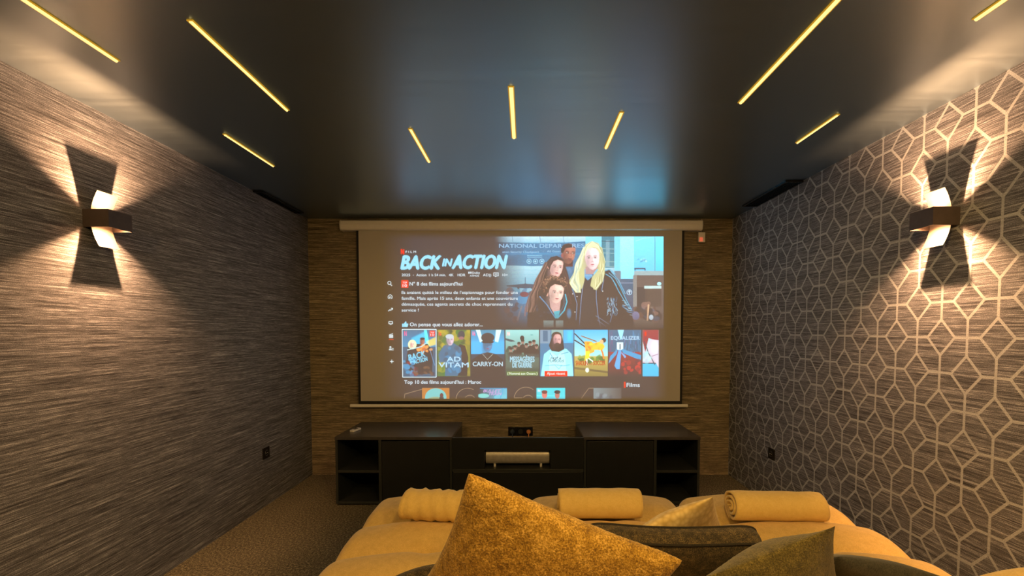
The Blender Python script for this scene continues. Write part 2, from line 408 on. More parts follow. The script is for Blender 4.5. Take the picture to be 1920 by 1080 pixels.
r = thing('media_unit', (-0.056, YF, 0), 'low black media unit between the two taller cabinets with a niche for the speaker', 'cabinet')
cx0, cx1 = -0.550, 0.438; nx0, nx1 = -0.308, 0.190
m = MB().box(cx0, nx0, YF + 0.002, YF + 0.020, 0.278, 0.512).box(nx1, cx1, YF + 0.002, YF + 0.020, 0.278, 0.512).box(nx0, nx1, YF + 0.002, YF + 0.020, 0.421, 0.512)
build('front_panel', m, M['laminate'], r)
build('top_edge', MB().box(cx0, cx1, YF + 0.001, YF + 0.021, 0.5122, 0.516), M['edge'], r)
build('rail', MB().box(cx0, cx1, YF, YF + 0.30, 0.257, 0.277), M['edge'], r, bevel=0.001)
m = MB().box(nx0 - 0.012, nx0, YF + 0.021, YF + 0.30, 0.278, 0.437).box(nx1, nx1 + 0.012, YF + 0.021, YF + 0.30, 0.278, 0.437).box(nx0, nx1, YF + 0.29, YF + 0.30, 0.278, 0.421).box(nx0, nx1, YF + 0.021, YF + 0.30, 0.4215, 0.437)
build('niche', m, M['black'], r)
build('drawer_front', MB().box(cx0 + 0.003, cx1 - 0.003, YF + 0.002, YF + 0.020, 0.034, 0.254), M['laminate'], r, bevel=0.0015)
build('bottom_panel', MB().box(cx0, cx1, YF, YF + 0.30, 0.012, 0.030), M['edge'], r)
build('plinth', MB().box(cx0 + 0.01, cx1 - 0.01, YF + 0.03, YF + 0.28, 0, 0.012), M['black'], r)

# speaker bar in the niche
r = thing('speaker_bar', (-0.06, YF + 0.12, 0.277), 'silver speaker bar with a glowing golden front in the niche of the media unit', 'speaker')
x0, x1 = -0.303, 0.185; y0, y1 = YF + 0.050, YF + 0.20
prof = []
for k in range(13):
    a = R(90 - 15 * k); prof.append((y0 + 0.035 - 0.035 * math.cos(a), 0.355 + 0.057 * math.sin(a)))
prof = [(y1, 0.412)] + prof + [(y1, 0.298)]
build('housing', MB().prism(prof, 'x', x0, x1), M['silver'], r, smooth=False, bevel=0.002)
for xx in (-0.235, 0.12): build('foot', MB().disc((xx, YF + 0.075, 0.277), 0.009, 'z', 0.0215, 16), M['white'], r)

# remote on the left cabinet
r = thing('remote_control', (-1.350, 3.59, 0.524), 'small white remote control lying on the left cabinet', 'remote')
def rot(pts, c, a): return [(c[0] + (p[0] - c[0]) * math.cos(a) - (p[1] - c[1]) * math.sin(a), c[1] + (p[0] - c[0]) * math.sin(a) + (p[1] - c[1]) * math.cos(a), p[2]) for p in pts]
def rr(cx, cy, hx, hy, rad, n=6):
    out = []
    for sx, sy, a0 in ((1, 1, 0), (-1, 1, 90), (-1, -1, 180), (1, -1, 270)):
        for k in range(n + 1):
            a = R(a0 + 90 * k / n); out.append((cx + sx * (hx - rad) + rad * math.cos(a), cy + sy * (hy - rad) + rad * math.sin(a)))
    return out
m = MB().prism(rr(-1.350, 3.59, 0.019, 0.055, 0.012), 'z', 0.5245, 0.540); m.v = rot(m.v, (-1.350, 3.59), R(-14))
build('shell', m, M['white'], r, bevel=0.003)
m = MB().prism(rr(-1.350, 3.595, 0.011, 0.022, 0.008), 'z', 0.540, 0.5415); m.v = rot(m.v, (-1.350, 3.59), R(-14))
build('button_pad', m, M['plastic_black'], r)

# ---------------------------------------------------------------- projector screen
YS = 4.07
scr = thing('projector_screen', (-0.04, 4.08, 2.2), 'wide pull-down projector screen on the far wall showing a film menu', 'projector screen')
prof = [(4.128, 2.292), (4.050, 2.292), (4.036, 2.282), (4.030, 2.250), (4.040, 2.214), (4.055, 2.205), (4.128, 2.205)]
build('casing', MB().prism(prof, 'x', -1.622, 1.550), M['casing'], scr)
for a, b in ((-1.632, -1.622), (1.550, 1.560)):
    build('end_cap', MB().prism([(4.083 + (p - 4.083) * 1.03, 2.25 + (q - 2.25) * 1.04) for p, q in prof], 'x', a, b), M['white'], scr, bevel=0.002)
build('screen_fabric', MB().box(-1.479, 1.389, YS, YS + 0.003, 0.688, 2.212), M['fabric'], scr)
build('masking_border', MB().box(-1.499, -1.479, YS - 0.0005, YS + 0.0035, 0.660, 2.212).box(1.389, 1.409, YS - 0.0005, YS + 0.0035, 0.660, 2.212).box(-1.479, 1.389, YS - 0.0005, YS + 0.0035, 0.660, 0.688), M['black'], scr)
build('weight_bar', MB().prism([(YS - 0.010 + 0.012 * math.cos(R(a)) + 0.011, 0.645 + 0.014 * math.sin(R(a))) for a in range(0, 360, 30)], 'x', -1.574, 1.459), M['casing'], scr, smooth=False)
r = thing('infrared_sensor', (1.57, 4.10, 2.15), 'small white sensor box with a red light under the right end of the screen casing', 'sensor')
build('housing', MB().box(1.543, 1.603, 4.09, 4.113, 2.108, 2.196), M['casing'], r, bevel=0.003)
build('indicator', MB().box(1.552, 1.580, 4.086, 4.0895, 2.115, 2.150), M['red_led'], r)
build('cord', MB().tube([(1.568, 4.102, 2.197), (1.571, 4.104, 2.203), (1.578, 4.108, 2.22), (1.582, 4.112, 2.26), (1.58, 4.12, 2.32)], 0.002, 6), M['white'], r)

#PICTURE-START
# what the projector throws on the fabric: light added over the fabric's own colour
def s2l(c):
    c = np.asarray(c, float) / 255.0
    return np.where(c <= 0.04045, c / 12.92, ((c + 0.055) / 1.055) ** 2.4)
FAB = s2l((104, 84, 64))
FRAME_EM = np.array((0.007, 0.013, 0.030))   # what the projector throws where the picture is black
def hue(e):
    e = np.array(e, float)
    if e[2] > e[0]: e[1] = max(e[1], 0.42 * e[2]); e[2] *= 0.85
    return e
class Paint:
    def __init__(s, x0, y0, x1, y1, res):
        s.x0, s.y0, s.x1, s.y1 = x0, y0, x1, y1
        s.nx = int((x1 - x0) * res) + 1; s.ny = int((y1 - y0) * res) + 1
        s.X, s.Y = np.meshgrid(np.linspace(x0, x1, s.nx), np.linspace(y0, y1, s.ny))
        s.c = np.zeros((s.ny, s.nx, 3)); s.rng = np.random.RandomState(int(x0 + y0))
        s.soft = 0.6
    def lay(s, m, col, al=1.0):
        e = hue(np.maximum(0, s2l(col) - FAB))
        m = np.clip(m, 0, 1)[..., None] * al; s.c = s.c * (1 - m) + e * m; return s
    def fill(s, col): return s.lay(np.ones_like(s.X), col)
    def ell(s, cx, cy, rx, ry, col, al=1, soft=None, rot=0):
        a = math.radians(rot); dx = s.X - cx; dy = s.Y - cy
        u = dx * math.cos(a) + dy * math.sin(a); v = -dx * math.sin(a) + dy * math.cos(a)
        d = (1 - np.sqrt((u / rx) ** 2 + (v / ry) ** 2)) * min(rx, ry)
        return s.lay(d / (soft or s.soft) + 0.5, col, al)
    def poly(s, pts, col, al=1, soft=None):
        ins = np.zeros(s.X.shape, bool); dmin = np.full(s.X.shape, 1e9); n = len(pts)
        for i in range(n):
            (ax, ay), (bx, by) = pts[i], pts[(i + 1) % n]
            dx, dy = bx - ax, by - ay; L = dx * dx + dy * dy + 1e-9
            k = np.clip(((s.X - ax) * dx + (s.Y - ay) * dy) / L, 0, 1)
            dmin = np.minimum(dmin, np.hypot(s.X - ax - k * dx, s.Y - ay - k * dy))
            if abs(dy) > 1e-9:
                cr = (ay > s.Y) != (by > s.Y); ins ^= cr & (s.X < ax + (s.Y - ay) / dy * dx)
        d = np.where(ins, dmin, -dmin)
        return s.lay(d / (soft or s.soft) + 0.5, col, al)
    def rect(s, x0, y0, x1, y1, col, al=1, soft=None): return s.poly([(x0, y0), (x1, y0), (x1, y1), (x0, y1)], col, al, soft)
    def line(s, pts, w_, col, al=1):
        dmin = np.full(s.X.shape, 1e9)
        for (ax, ay), (bx, by) in zip(pts, pts[1:]):
            dx, dy = bx - ax, by - ay; L = dx * dx + dy * dy + 1e-9
            k = np.clip(((s.X - ax) * dx + (s.Y - ay) * dy) / L, 0, 1)
            dmin = np.minimum(dmin, np.hypot(s.X - ax - k * dx, s.Y - ay - k * dy))
        return s.lay((w_ / 2 - dmin) / 0.5 + 0.5, col, al)
    def grad(s, c0, c1, x0=None, y0=None, x1=None, y1=None, vert=True):
        x0 = s.x0 if x0 is None else x0; x1 = s.x1 if x1 is None else x1; y0 = s.y0 if y0 is None else y0; y1 = s.y1 if y1 is None else y1
        m = (s.X >= x0) & (s.X <= x1) & (s.Y >= y0) & (s.Y <= y1)
        t = np.clip(((s.Y - y0) / (y1 - y0)) if vert else ((s.X - x0) / (x1 - x0)), 0, 1)[..., None]
        e0 = hue(np.maximum(0, s2l(c0) - FAB)); e1 = hue(np.maximum(0, s2l(c1) - FAB))
        s.c = np.where(m[..., None], e0 * (1 - t) + e1 * t, s.c); return s
    def locks(s, x0, y0, x1, y1, sp, n, w_, cols, curl=2.5):
        for i in range(n):
            a = s.rng.uniform(-1, 1); ph = s.rng.uniform(0, 6); col = cols[i % len(cols)]
            pts = [(x0 + (x1 - x0) * t + a * sp * (0.5 + 0.6 * t) + curl * math.sin(ph + t * 9) * t, y0 + (y1 - y0) * t) for t in [k / 8 for k in range(9)]]
            s.line(pts, w_, col, 0.8)
    def blobs(s, x0, y0, x1, y1, n, r0, r1, cols, al=0.8):
        for i in range(n):
            s.ell(s.rng.uniform(x0, x1), s.rng.uniform(y0, y1), s.rng.uniform(r0, r1), s.rng.uniform(r0, r1), cols[s.rng.randint(len(cols))], al, 1.2, s.rng.uniform(0, 180))
    def head(s, cx, cy, rx, ry, skin, look=0, beard=None, tilt=0, side=1):
        d = tuple(int(q * 0.70) for q in skin); dd = tuple(int(q * 0.52) for q in skin); l = tuple(min(255, int(q * 1.13)) for q in skin)
        ca, sa = math.cos(math.radians(tilt)), math.sin(math.radians(tilt))
        L = lambda u, v: (cx + u * rx * ca - v * ry * sa, cy + u * rx * sa + v * ry * ca)
        s.poly([L(*q) for q in ((-0.95, -0.5), (-0.6, -0.95), (0, -1.05), (0.6, -0.95), (0.95, -0.5), (0.97, 0), (0.82, 0.5), (0.42, 0.93), (0, 1.05), (-0.42, 0.93), (-0.82, 0.5), (-0.97, 0))], skin, 1, 1.2)
        s.ell(*L(-side * 0.62, 0.35), rx * 0.42, ry * 0.75, d, 0.75, rx * 0.8, tilt); s.ell(*L(side * 0.35, -0.55), rx * 0.5, ry * 0.3, l, 0.7, rx * 0.5, tilt); s.ell(*L(side * 0.45, 0.2), rx * 0.3, ry * 0.22, l, 0.6, rx * 0.4, tilt)
        for k in (-1, 1):
            u = k * 0.42 + look * 0.18
            s.ell(*L(u, -0.12), rx * 0.24, ry * 0.13, d, 0.7, 1.2, tilt); s.ell(*L(u, -0.10), rx * 0.17, ry * 0.055, (215, 205, 205), 0.6, 0.5, tilt); s.ell(*L(u + look * 0.05, -0.10), rx * 0.09, ry * 0.06, (40, 32, 36), 0.95, 0.5)
            s.line([L(u - 0.22, -0.24), L(u, -0.30), L(u + 0.22, -0.26)], max(0.5, ry * 0.045), dd, 0.85)
        s.line([L(look * 0.20, -0.1), L(look * 0.30 + 0.04, 0.22)], max(0.6, rx * 0.09), d, 0.6); s.line([L(look * 0.2 - 0.12, 0.28), L(look * 0.2 + 0.14, 0.28)], max(0.6, ry * 0.05), dd, 0.6)
        s.ell(*L(look * 0.18, 0.55), rx * 0.26, ry * 0.065, (165, 85, 85), 0.85, 0.5, tilt); s.line([L(look * 0.18 - 0.2, 0.54), L(look * 0.18 + 0.2, 0.54)], max(0.4, ry * 0.025), dd, 0.8); s.ell(*L(look * 0.18, 0.70), rx * 0.2, ry * 0.05, d, 0.5, 1)
        if beard: s.ell(*L(0, 0.80), rx * 0.80, ry * 0.32, beard, 0.55, 2.5); s.line([L(look * 0.18 - 0.3, 0.44), L(look * 0.18 + 0.3, 0.44)], ry * 0.07, beard, 0.6)
    def curls(s, pts, r, n, cols):
        for i in range(n):
            (ax, ay), (bx, by) = pts[i % (len(pts) - 1)], pts[i % (len(pts) - 1) + 1]; t = s.rng.rand()
            x = ax + (bx - ax) * t + s.rng.normal(0, r); y = ay + (by - ay) * t + s.rng.normal(0, r * 0.8); a0 = s.rng.uniform(0, 360); q = s.rng.uniform(0.9, 2.0)
            s.line([(x + q * math.cos(math.radians(a0 + k * 45)), y + q * math.sin(math.radians(a0 + k * 45))) for k in range(5)], 0.9, cols[s.rng.randint(len(cols))], 0.85)
    def waves(s, path, sp, n, w_, cols, amp=2.0):
        for i in range(n):
            a = s.rng.uniform(-1, 1); ph = s.rng.uniform(0, 6); m = len(path) - 1; pts = []
            for k in range(15):
                t = k / 14 * m; j = min(int(t), m - 1); f_ = t - j
                x = path[j][0] + (path[j + 1][0] - path[j][0]) * f_; y = path[j][1] + (path[j + 1][1] - path[j][1]) * f_
                pts.append((x + a * sp * (0.4 + 0.6 * k / 14) + amp * (k / 14) * math.sin(ph * 0.3 + k * 1.05 + a * 2), y))
            s.line(pts, w_, cols[i % len(cols)], 0.75)
    def mesh(s, name, parent, mat, dy, gain=1.0):
        Y = YS + dy; V = np.zeros((s.ny * s.nx, 3)); u = (s.X - PX) / F; v = (s.Y - PY) / F
        ry = math.cos(PITCH) - v * math.sin(PITCH); rz = -math.sin(PITCH) - v * math.cos(PITCH); k = Y / ry
        rl = rootloc(parent)
        V[:, 0] = (u * k).ravel() - rl.x; V[:, 1] = Y - rl.y; V[:, 2] = (rz * k).ravel() + CAM_Z - rl.z
        idx = np.arange(s.nx * s.ny).reshape(s.ny, s.nx)
        f = np.stack([idx[:-1, :-1], idx[1:, :-1], idx[1:, 1:], idx[:-1, 1:]], -1).reshape(-1, 4)
        me = bpy.data.meshes.new(name); me.vertices.add(len(V)); me.vertices.foreach_set('co', V.ravel().astype(np.float32))
        me.loops.add(f.size); me.loops.foreach_set('vertex_index', f.ravel().astype(np.int32))
        me.polygons.add(len(f)); me.polygons.foreach_set('loop_start', np.arange(0, f.size, 4, dtype=np.int32)); me.polygons.foreach_set('loop_total', np.full(len(f), 4, dtype=np.int32))
        me.update(calc_edges=True)
        at = me.color_attributes.new('picture', 'FLOAT_COLOR', 'POINT')
        cc = np.ones((len(V), 4), np.float32); cc[:, :3] = (s.c.reshape(-1, 3) + FRAME_EM) * gain
        at.data.foreach_set('color', cc.ravel()); me.materials.append(mat)
        o = bpy.data.objects.new(name, me); C.objects.link(o); o.parent = parent; return o
def picture_mat():
    t = NT('projected picture'); a = t.n('ShaderNodeVertexColor'); a.layer_name = 'picture'
    t.base((0.54, 0.52, 0.49)); t.set(Roughness=0.75, Emission_Strength=PIC_STR); t.l(a.outputs[0], t.b.inputs['Emission Color']); return t.m
PM = picture_mat()
_em = {}
def glow(col):
    if col not in _em:
        e = np.maximum(0, s2l(col) - FAB * 0.6); k = float(max(e.max(), 1e-3))
        t = NT('projected light'); t.base((0.54, 0.52, 0.49)); t.set(Roughness=0.75, Emission_Strength=TEXT_STR * k)
        t.b.inputs['Emission Color'].default_value = (*[float(q / k) for q in e], 1); _em[col] = t.m
    return _em[col]
WH = (200, 216, 226); CY = (150, 218, 244); RED = (232, 70, 52)
def text(s, x0, yb, x1, h, col, parent, name='lettering', bold=0.000, shear=0.0, dy=-0.004, rot=0.0):
    """a line of writing from pixel column x0 to x1 on baseline yb, capital height h"""
    cu = bpy.data.curves.new('t', 'FONT'); cu.body = s; cu.size = 1; cu.resolution_u = 3
    ob = bpy.data.objects.new('t', cu); C.objects.link(ob)
    bpy.context.view_layer.update()
    me = bpy.data.meshes.new_from_object(ob.evaluated_get(bpy.context.evaluated_depsgraph_get()))
    bpy.data.objects.remove(ob); bpy.data.curves.remove(cu)
    n = len(me.vertices); co = np.zeros(n * 3); me.vertices.foreach_get('co', co); co = co.reshape(n, 3)
    xa, xb = co[:, 0].min(), co[:, 0].max()
    capz = 0.70
    px = (co[:, 0] - xa) / (xb - xa) * (x1 - x0 - shear * h); pyy = co[:, 1] / capz * h
    px = px + shear * pyy
    a = math.radians(rot); qx = x0 + px * math.cos(a) + pyy * math.sin(a) ; qy = yb + px * math.sin(a) - pyy * math.cos(a)
    rl = rootloc(parent); V = []
    for X, Yp in zip(qx, qy):
        p = onY(X, Yp, YS + dy); V.append((p[0] - rl.x, p[1] - rl.y, p[2] - rl.z))
    m = MB(); fs = [tuple(q.vertices) for q in me.polygons]
    d = bold * h / capz * 1.15 * (YS / F)
    offs = [(0, 0)] if not bold else [(-d, 0), (d, 0), (0, d * 0.8), (0, -d * 0.8), (0, 0)]
    for k, (ox, oz) in enumerate(offs): m.add([(a_ + ox + rl.x, b_ - 0.00004 * k + rl.y, c_ + oz + rl.z) for a_, b_, c_ in V], fs)
    bpy.data.meshes.remove(me)
    return build(name, m, glow(col), parent)
def flat(name, polys, col, parent, dy=-0.004):
    m = MB()
    for p in polys: m.add([onY(x, y, YS + dy) for x, y in p], [tuple(range(len(p)))])
    return build(name, m, glow(col), parent)
def R4(x0, y0, x1, y1): return [(x0, y0), (x1, y0), (x1, y1), (x0, y1)]
def stroke(pts, w_):
    out = []
    for (ax, ay), (bx, by) in zip(pts, pts[1:]):
        L = math.hypot(bx - ax, by - ay) or 1; nx, ny = -(by - ay) / L * w_ / 2, (bx - ax) / L * w_ / 2
        out.append([(ax + nx, ay + ny), (bx + nx, by + ny), (bx - nx, by - ny), (ax - nx, ay - ny)])
    return out
def arc(cx, cy, r, a0, a1, n=14, ry=None): return [(cx + r * math.cos(R(a0 + (a1 - a0) * k / n)), cy + (ry or r) * math.sin(R(a0 + (a1 - a0) * k / n))) for k in range(n + 1)]

# --- the faint grey blue the projector throws over its whole frame
p = Paint(716, 436, 1252, 750, 0.4)
e = np.clip((p.X - 716) / 60, 0, 1) * np.clip((1252 - p.X) / 30, 0, 1) * np.clip((p.Y - 436) / 14, 0, 1) * np.clip((750 - p.Y) / 8, 0, 1)
p.c = e[..., None] * FRAME_EM - FRAME_EM
p.mesh('projected_frame', scr, PM, -0.0012)

# --- the large film still
FB = (104, 84, 64); D1 = (62, 46, 50)
p = Paint(922, 443.5, 1244, 616, 2.0)
p.grad((128, 160, 190), (150, 175, 195), y0=443, y1=500)
p.grad((175, 200, 222), (150, 180, 210), y0=443, y1=454)
for x in (960, 1012, 1056, 1100): p.line([(x, 443), (x + 2, 455)], 0.9, (120, 130, 150))
p.grad((160, 190, 210), (110, 140, 165), y0=498, y1=548); p.grad((100, 120, 150), (88, 88, 104), y0=548, y1=616)
for y in (506, 514, 522, 530): p.line([(922, y), (1060, y + 1)], 0.7, (128, 158, 182), 0.8)
p.poly([(930, 454), (1000, 456), (1060, 455), (1112, 451), (1112, 500), (1060, 497), (1000, 499), (930, 497)], (52, 88, 150))
p.poly([(930, 474), (1112, 474), (1112, 477), (930, 478)], (70, 112, 170))
for i in range(3): p.ell(992 + i * 12, 490, 4.6, 4.6, (150, 185, 215)); p.ell(992 + i * 12, 490, 3.6, 3.6, (52, 88, 150)); p.ell(992 + i * 12, 490, 1.8, 1.8, (150, 185, 215))
for y in (479, 482): p.line([(989, y), (1016, y)], 1, (140, 180, 215))
# airliner outside the windows
p.poly([(950, 535), (985, 532), (1018, 534), (1018, 537), (985, 541), (950, 537)], (70, 76, 100)); p.ell(985, 536, 4.5, 4.5, (68, 72, 96)); p.line([(985, 520), (985, 534)], 1.2, (70, 80, 105))
for x in (972, 997): p.ell(x, 540, 2, 2, (60, 62, 84))
for k in range(12): p.rng.rand(); p.rect(975 + k * 2.2, 541, 976 + k * 2.2, 547, (170, 195, 215), 0.7)
# right side of the hall
p.rect(1098, 443, 1128, 520, (140, 195, 226)); p.grad((140, 195, 226), (120, 170, 205), 1098, 443, 1128, 520)
p.rect(1128, 443, 1152, 502, (96, 128, 140)); p.rect(1136, 450, 1143, 500, (130, 150, 165))
for y in (452, 466, 474, 490, 499): p.line([(1128, y), (1152, y + 1)], 1.1, (150, 165, 168) if y % 4 else (70, 80, 90))
p.rect(1152, 443, 1164, 508, (132, 190, 222)); p.grad((160, 218, 245), (138, 195, 232), 1163, 443, 1189, 524)
p.grad((134, 205, 236), (120, 180, 222), 1189, 443, 1228, 508); p.line([(1228, 443), (1228, 508)], 0.8, (90, 110, 130))
p.grad((128, 212, 242), (110, 185, 225), 1229, 443, 1244, 508)
p.line([(1192, 452), (1206, 447), (1222, 445)], 0.9, (160, 215, 240)); p.blobs(1192, 485, 1212, 491, 10, 1, 2.4, [(80, 120, 150), (170, 215, 235)], 0.6)
p.poly([(1189, 504), (1190, 502), (1210, 502), (1211, 506), (1209, 508), (1208, 505), (1192, 505), (1191, 508)], (60, 90, 110))
p.rect(1152, 508, 1164, 616, (125, 122, 128)); p.grad((88, 78, 120), (112, 86, 90), 1163, 523, 1188, 616); p.rect(1163, 530, 1188, 531, (170, 170, 200), 0.6)
p.rect(1189, 508, 1244, 516, (150, 160, 166)); p.rect(1189, 516, 1244, 616, (120, 100, 82)); p.rect(1189, 537, 1226, 616, (128, 110, 92)); p.rect(1194, 538, 1210, 575, (100, 84, 70)); p.rect(1210, 542, 1240, 575, (112, 92, 72))
p.rect(1208, 536, 1240, 541, (175, 192, 198)); p.ell(1236, 532, 4, 3.2, (165, 210, 225)); p.rect(1187, 516, 1194, 575, (138, 128, 122))
p.ell(1180, 548, 5, 5.2, (170, 195, 225)); p.ell(1180, 548, 4, 4.2, (110, 90, 120)); p.line([(1180, 545), (1180, 551)], 1.2, (190, 205, 225)); p.line([(1178, 547), (1180, 545), (1182, 547)], 1, (190, 205, 225))
# crowd
p.blobs(945, 545, 1000, 600, 26, 3, 7, [(110, 85, 80), (86, 78, 92), (130, 100, 90), (96, 110, 140)]); p.ell(980, 562, 11, 8, (72, 130, 170)); p.ell(983, 552, 8, 5, (130, 90, 80)); p.line([(978, 575), (970, 600)], 3, (130, 120, 125)); p.line([(986, 575), (984, 592)], 3, (135, 110, 110))
p.blobs(1186, 570, 1236, 604, 34, 3, 7, [(120, 92, 70), (96, 72, 60), (140, 110, 90), (104, 96, 110)]); p.ell(1192, 592, 7, 8, (130, 120, 145)); p.line([(1216, 572), (1214, 600)], 3, (190, 155, 120)); p.ell(1221, 595, 4, 5, (185, 195, 215))
# man at the back
p.poly([(1050, 500), (1062, 492), (1080, 494), (1086, 520), (1084, 560), (1050, 560)], (100, 108, 146)); p.blobs(1058, 500, 1080, 545, 26, 1, 4, [(82, 88, 122), (126, 136, 172)], 0.5)
p.poly([(1056, 484), (1074, 488), (1074, 500), (1058, 500)], (116, 78, 62)); p.head(1066, 476, 13, 18.5, (168, 118, 94), 1.4, (74, 50, 48), 3, 1); p.ell(1054, 479, 2.2, 3.8, (150, 100, 82))
p.poly([(1052, 474), (1052, 464), (1057, 458.5), (1066, 456.5), (1074, 459), (1078, 465), (1072, 464), (1060, 465.5), (1056, 474)], (58, 46, 48), 1, 1.5)
# woman with long brown hair
hair = [(1034, 483), (1044, 480), (1056, 486), (1064, 510), (1072, 540), (1078, 575), (1080, 614), (988, 614), (990, 580), (1000, 545), (1010, 515), (1022, 494)]
p.poly(hair, (74, 52, 50), 1, 2)
p.waves([(1026, 492), (1013, 520), (1002, 550), (994, 585)], 10, 46, 1.1, [(128, 98, 80), (92, 66, 56), (70, 50, 50), (150, 118, 96)], 2.2)
p.waves([(1054, 500), (1064, 530), (1072, 570)], 6, 22, 1.1, [(120, 90, 74), (78, 54, 50), (100, 72, 60)], 2.0)
p.poly([(1033, 508), (1050, 514), (1048, 532), (1030, 526)], (176, 128, 108)); p.head(1043, 502, 12.5, 18, (212, 170, 155), 0.9, None, 6, 1); p.ell(1028.5, 500, 2.3, 4, (186, 138, 118))
p.poly([(1027, 500), (1026, 490), (1033, 482), (1044, 480), (1053, 484), (1056, 490), (1046, 487), (1038, 490), (1033, 498), (1031, 506)], (84, 60, 56), 1, 1.2); p.waves([(1044, 481), (1034, 486), (1028, 498)], 2, 8, 0.8, [(120, 92, 78), (66, 48, 48)], 0.5)
# blonde woman
p.poly([(1090, 530), (1128, 508), (1142, 505), (1156, 520), (1168, 548), (1184, 584), (1190, 616), (1064, 616), (1070, 575), (1076, 545)], (72, 56, 64), 1, 1.5)
p.poly([(1093, 506), (1112, 504), (1113, 522), (1113, 616), (1086, 616), (1093, 545)], (86, 66, 70)); p.poly([(1094, 505), (1112, 503), (1111, 518), (1102, 526), (1095, 518)], (112, 146, 188))
for y in (508, 512, 516): p.line([(1094, y), (1111, y + 1)], 0.7, (150, 185, 215))
for q in ([(1134, 508), (1144, 505), (1154, 514)], [(1142, 512), (1154, 522), (1164, 540), (1174, 562), (1184, 580)], [(1146, 509), (1160, 526), (1172, 550)], [(1150, 526), (1160, 546), (1172, 566), (1180, 578)], [(1136, 514), (1146, 520), (1156, 536)]): p.line(q, 1.6, (112, 160, 196), 0.8)
for q in ([(1118, 534), (1118, 560), (1121, 590), (1126, 614)], [(1094, 528), (1090, 560), (1086, 612)], [(1117, 592), (1130, 600), (1142, 608)], [(1146, 560), (1150, 580), (1144, 604)], [(1076, 548), (1082, 570), (1080, 600)], [(1120, 600), (1136, 612)], [(1132, 524), (1128, 545)]): p.line(q, 1.2, (126, 140, 176), 0.8)
for k in range(70): x = 1138 + p.rng.rand() * 20; y = 556 + p.rng.rand() * 32; p.line([(x, y), (x + p.rng.normal(0, 1.2), y + 4)], 0.8, [(160, 185, 210), (76, 80, 104), (116, 144, 178)][k % 3], 0.8)
for k in range(46): x = 1168 + p.rng.rand() * 16; y = 560 + (x - 1168) * 1.1 + p.rng.rand() * 14; p.line([(x - 2, y), (x + 2, y + 1)], 0.8, [(150, 175, 200), (70, 76, 100), (110, 135, 170)][k % 3], 0.8)
for (x, y) in ((1082, 556), (1078, 585), (1130, 546), (1074, 551)): p.ell(x, y, 1.1, 1.1, (185, 185, 195))
p.poly([(1098, 458), (1110, 452.5), (1122, 456), (1130, 470), (1134, 492), (1134, 512), (1130, 528), (1118, 544), (1107, 536), (1110, 520), (1122, 505), (1096, 505), (1096, 525), (1092, 540), (1082, 548), (1071, 536), (1073, 522), (1082, 504), (1088, 480)], (182, 176, 126), 1, 1.8)
p.poly([(1098, 500), (1122, 500), (1112, 514), (1098, 514)], (170, 135, 125)); p.head(1110.5, 485, 14, 20, (226, 192, 186), -0.1, None, -3, 1)
p.waves([(1097, 464), (1088, 486), (1082, 505), (1076, 528), (1084, 548)], 8, 44, 1.2, [(226, 226, 178), (150, 142, 96), (204, 198, 146), (176, 190, 190)], 3.2)
p.waves([(1126, 464), (1130, 490), (1126, 515), (1116, 542)], 6.5, 36, 1.2, [(228, 224, 178), (146, 138, 94), (206, 198, 146), (170, 160, 112)], 3.0)
p.poly([(1094, 474), (1099, 459), (1110, 452.5), (1122, 457), (1129, 472), (1122, 466), (1112, 462.5), (1101, 468), (1097, 480)], (206, 202, 156), 1, 1.2); p.waves([(1110, 453), (1101, 462), (1096, 476)], 2, 10, 0.8, [(228, 226, 184), (160, 152, 108)], 0.4); p.waves([(1112, 453), (1122, 460), (1128, 474)], 2, 10, 0.8, [(228, 226, 184), (160, 152, 108)], 0.4)
# boy
p.poly([(1008, 558), (1026, 552), (1064, 556), (1072, 590), (1076, 616), (1000, 616), (1004, 580)], (76, 62, 66), 1, 1.5); p.line([(1012, 556), (1026, 572), (1041, 596)], 2.0, (112, 130, 166)); p.line([(1016, 554), (1030, 570), (1042, 588)], 1.0, (60, 58, 84)); p.line([(1060, 552), (1063, 566), (1058, 582), (1046, 596)], 2.0, (80, 165, 200)); p.line([(1057, 556), (1058, 570), (1050, 586)], 1.2, (70, 80, 120))
p.poly([(1030, 560), (1052, 560), (1048, 592), (1040, 590), (1032, 576)], (186, 150, 138)); p.poly([(1038, 584), (1050, 582), (1047, 597), (1041, 597)], (90, 160, 180)); p.rect(1019, 601, 1038, 614, (150, 165, 168), 0.8, 1.5); p.rect(1042, 601, 1056, 614, (150, 165, 168), 0.8, 1.5); p.ell(1067, 588, 4, 8, (60, 70, 170), 0.7, 3); p.blobs(1004, 566, 1030, 600, 16, 1, 4, [(90, 84, 100), (70, 58, 60)], 0.5)
p.head(1043, 550, 14, 18, (214, 176, 158), 0.8, None, 4, 1); p.ell(1025.5, 551, 2.6, 4.4, (200, 150, 128))
p.poly([(1017, 540), (1018, 528), (1025, 521), (1040, 517), (1054, 521), (1061, 532), (1059, 540), (1052, 535), (1040, 533), (1032, 538), (1028, 548), (1024, 556), (1018, 552)], (100, 72, 56), 1, 1.5)
p.curls([(1020, 545), (1019, 532), (1027, 524), (1040, 520), (1053, 524), (1060, 534)], 3.0, 190, [(140, 106, 80), (84, 60, 48), (172, 134, 104), (112, 80, 60)])
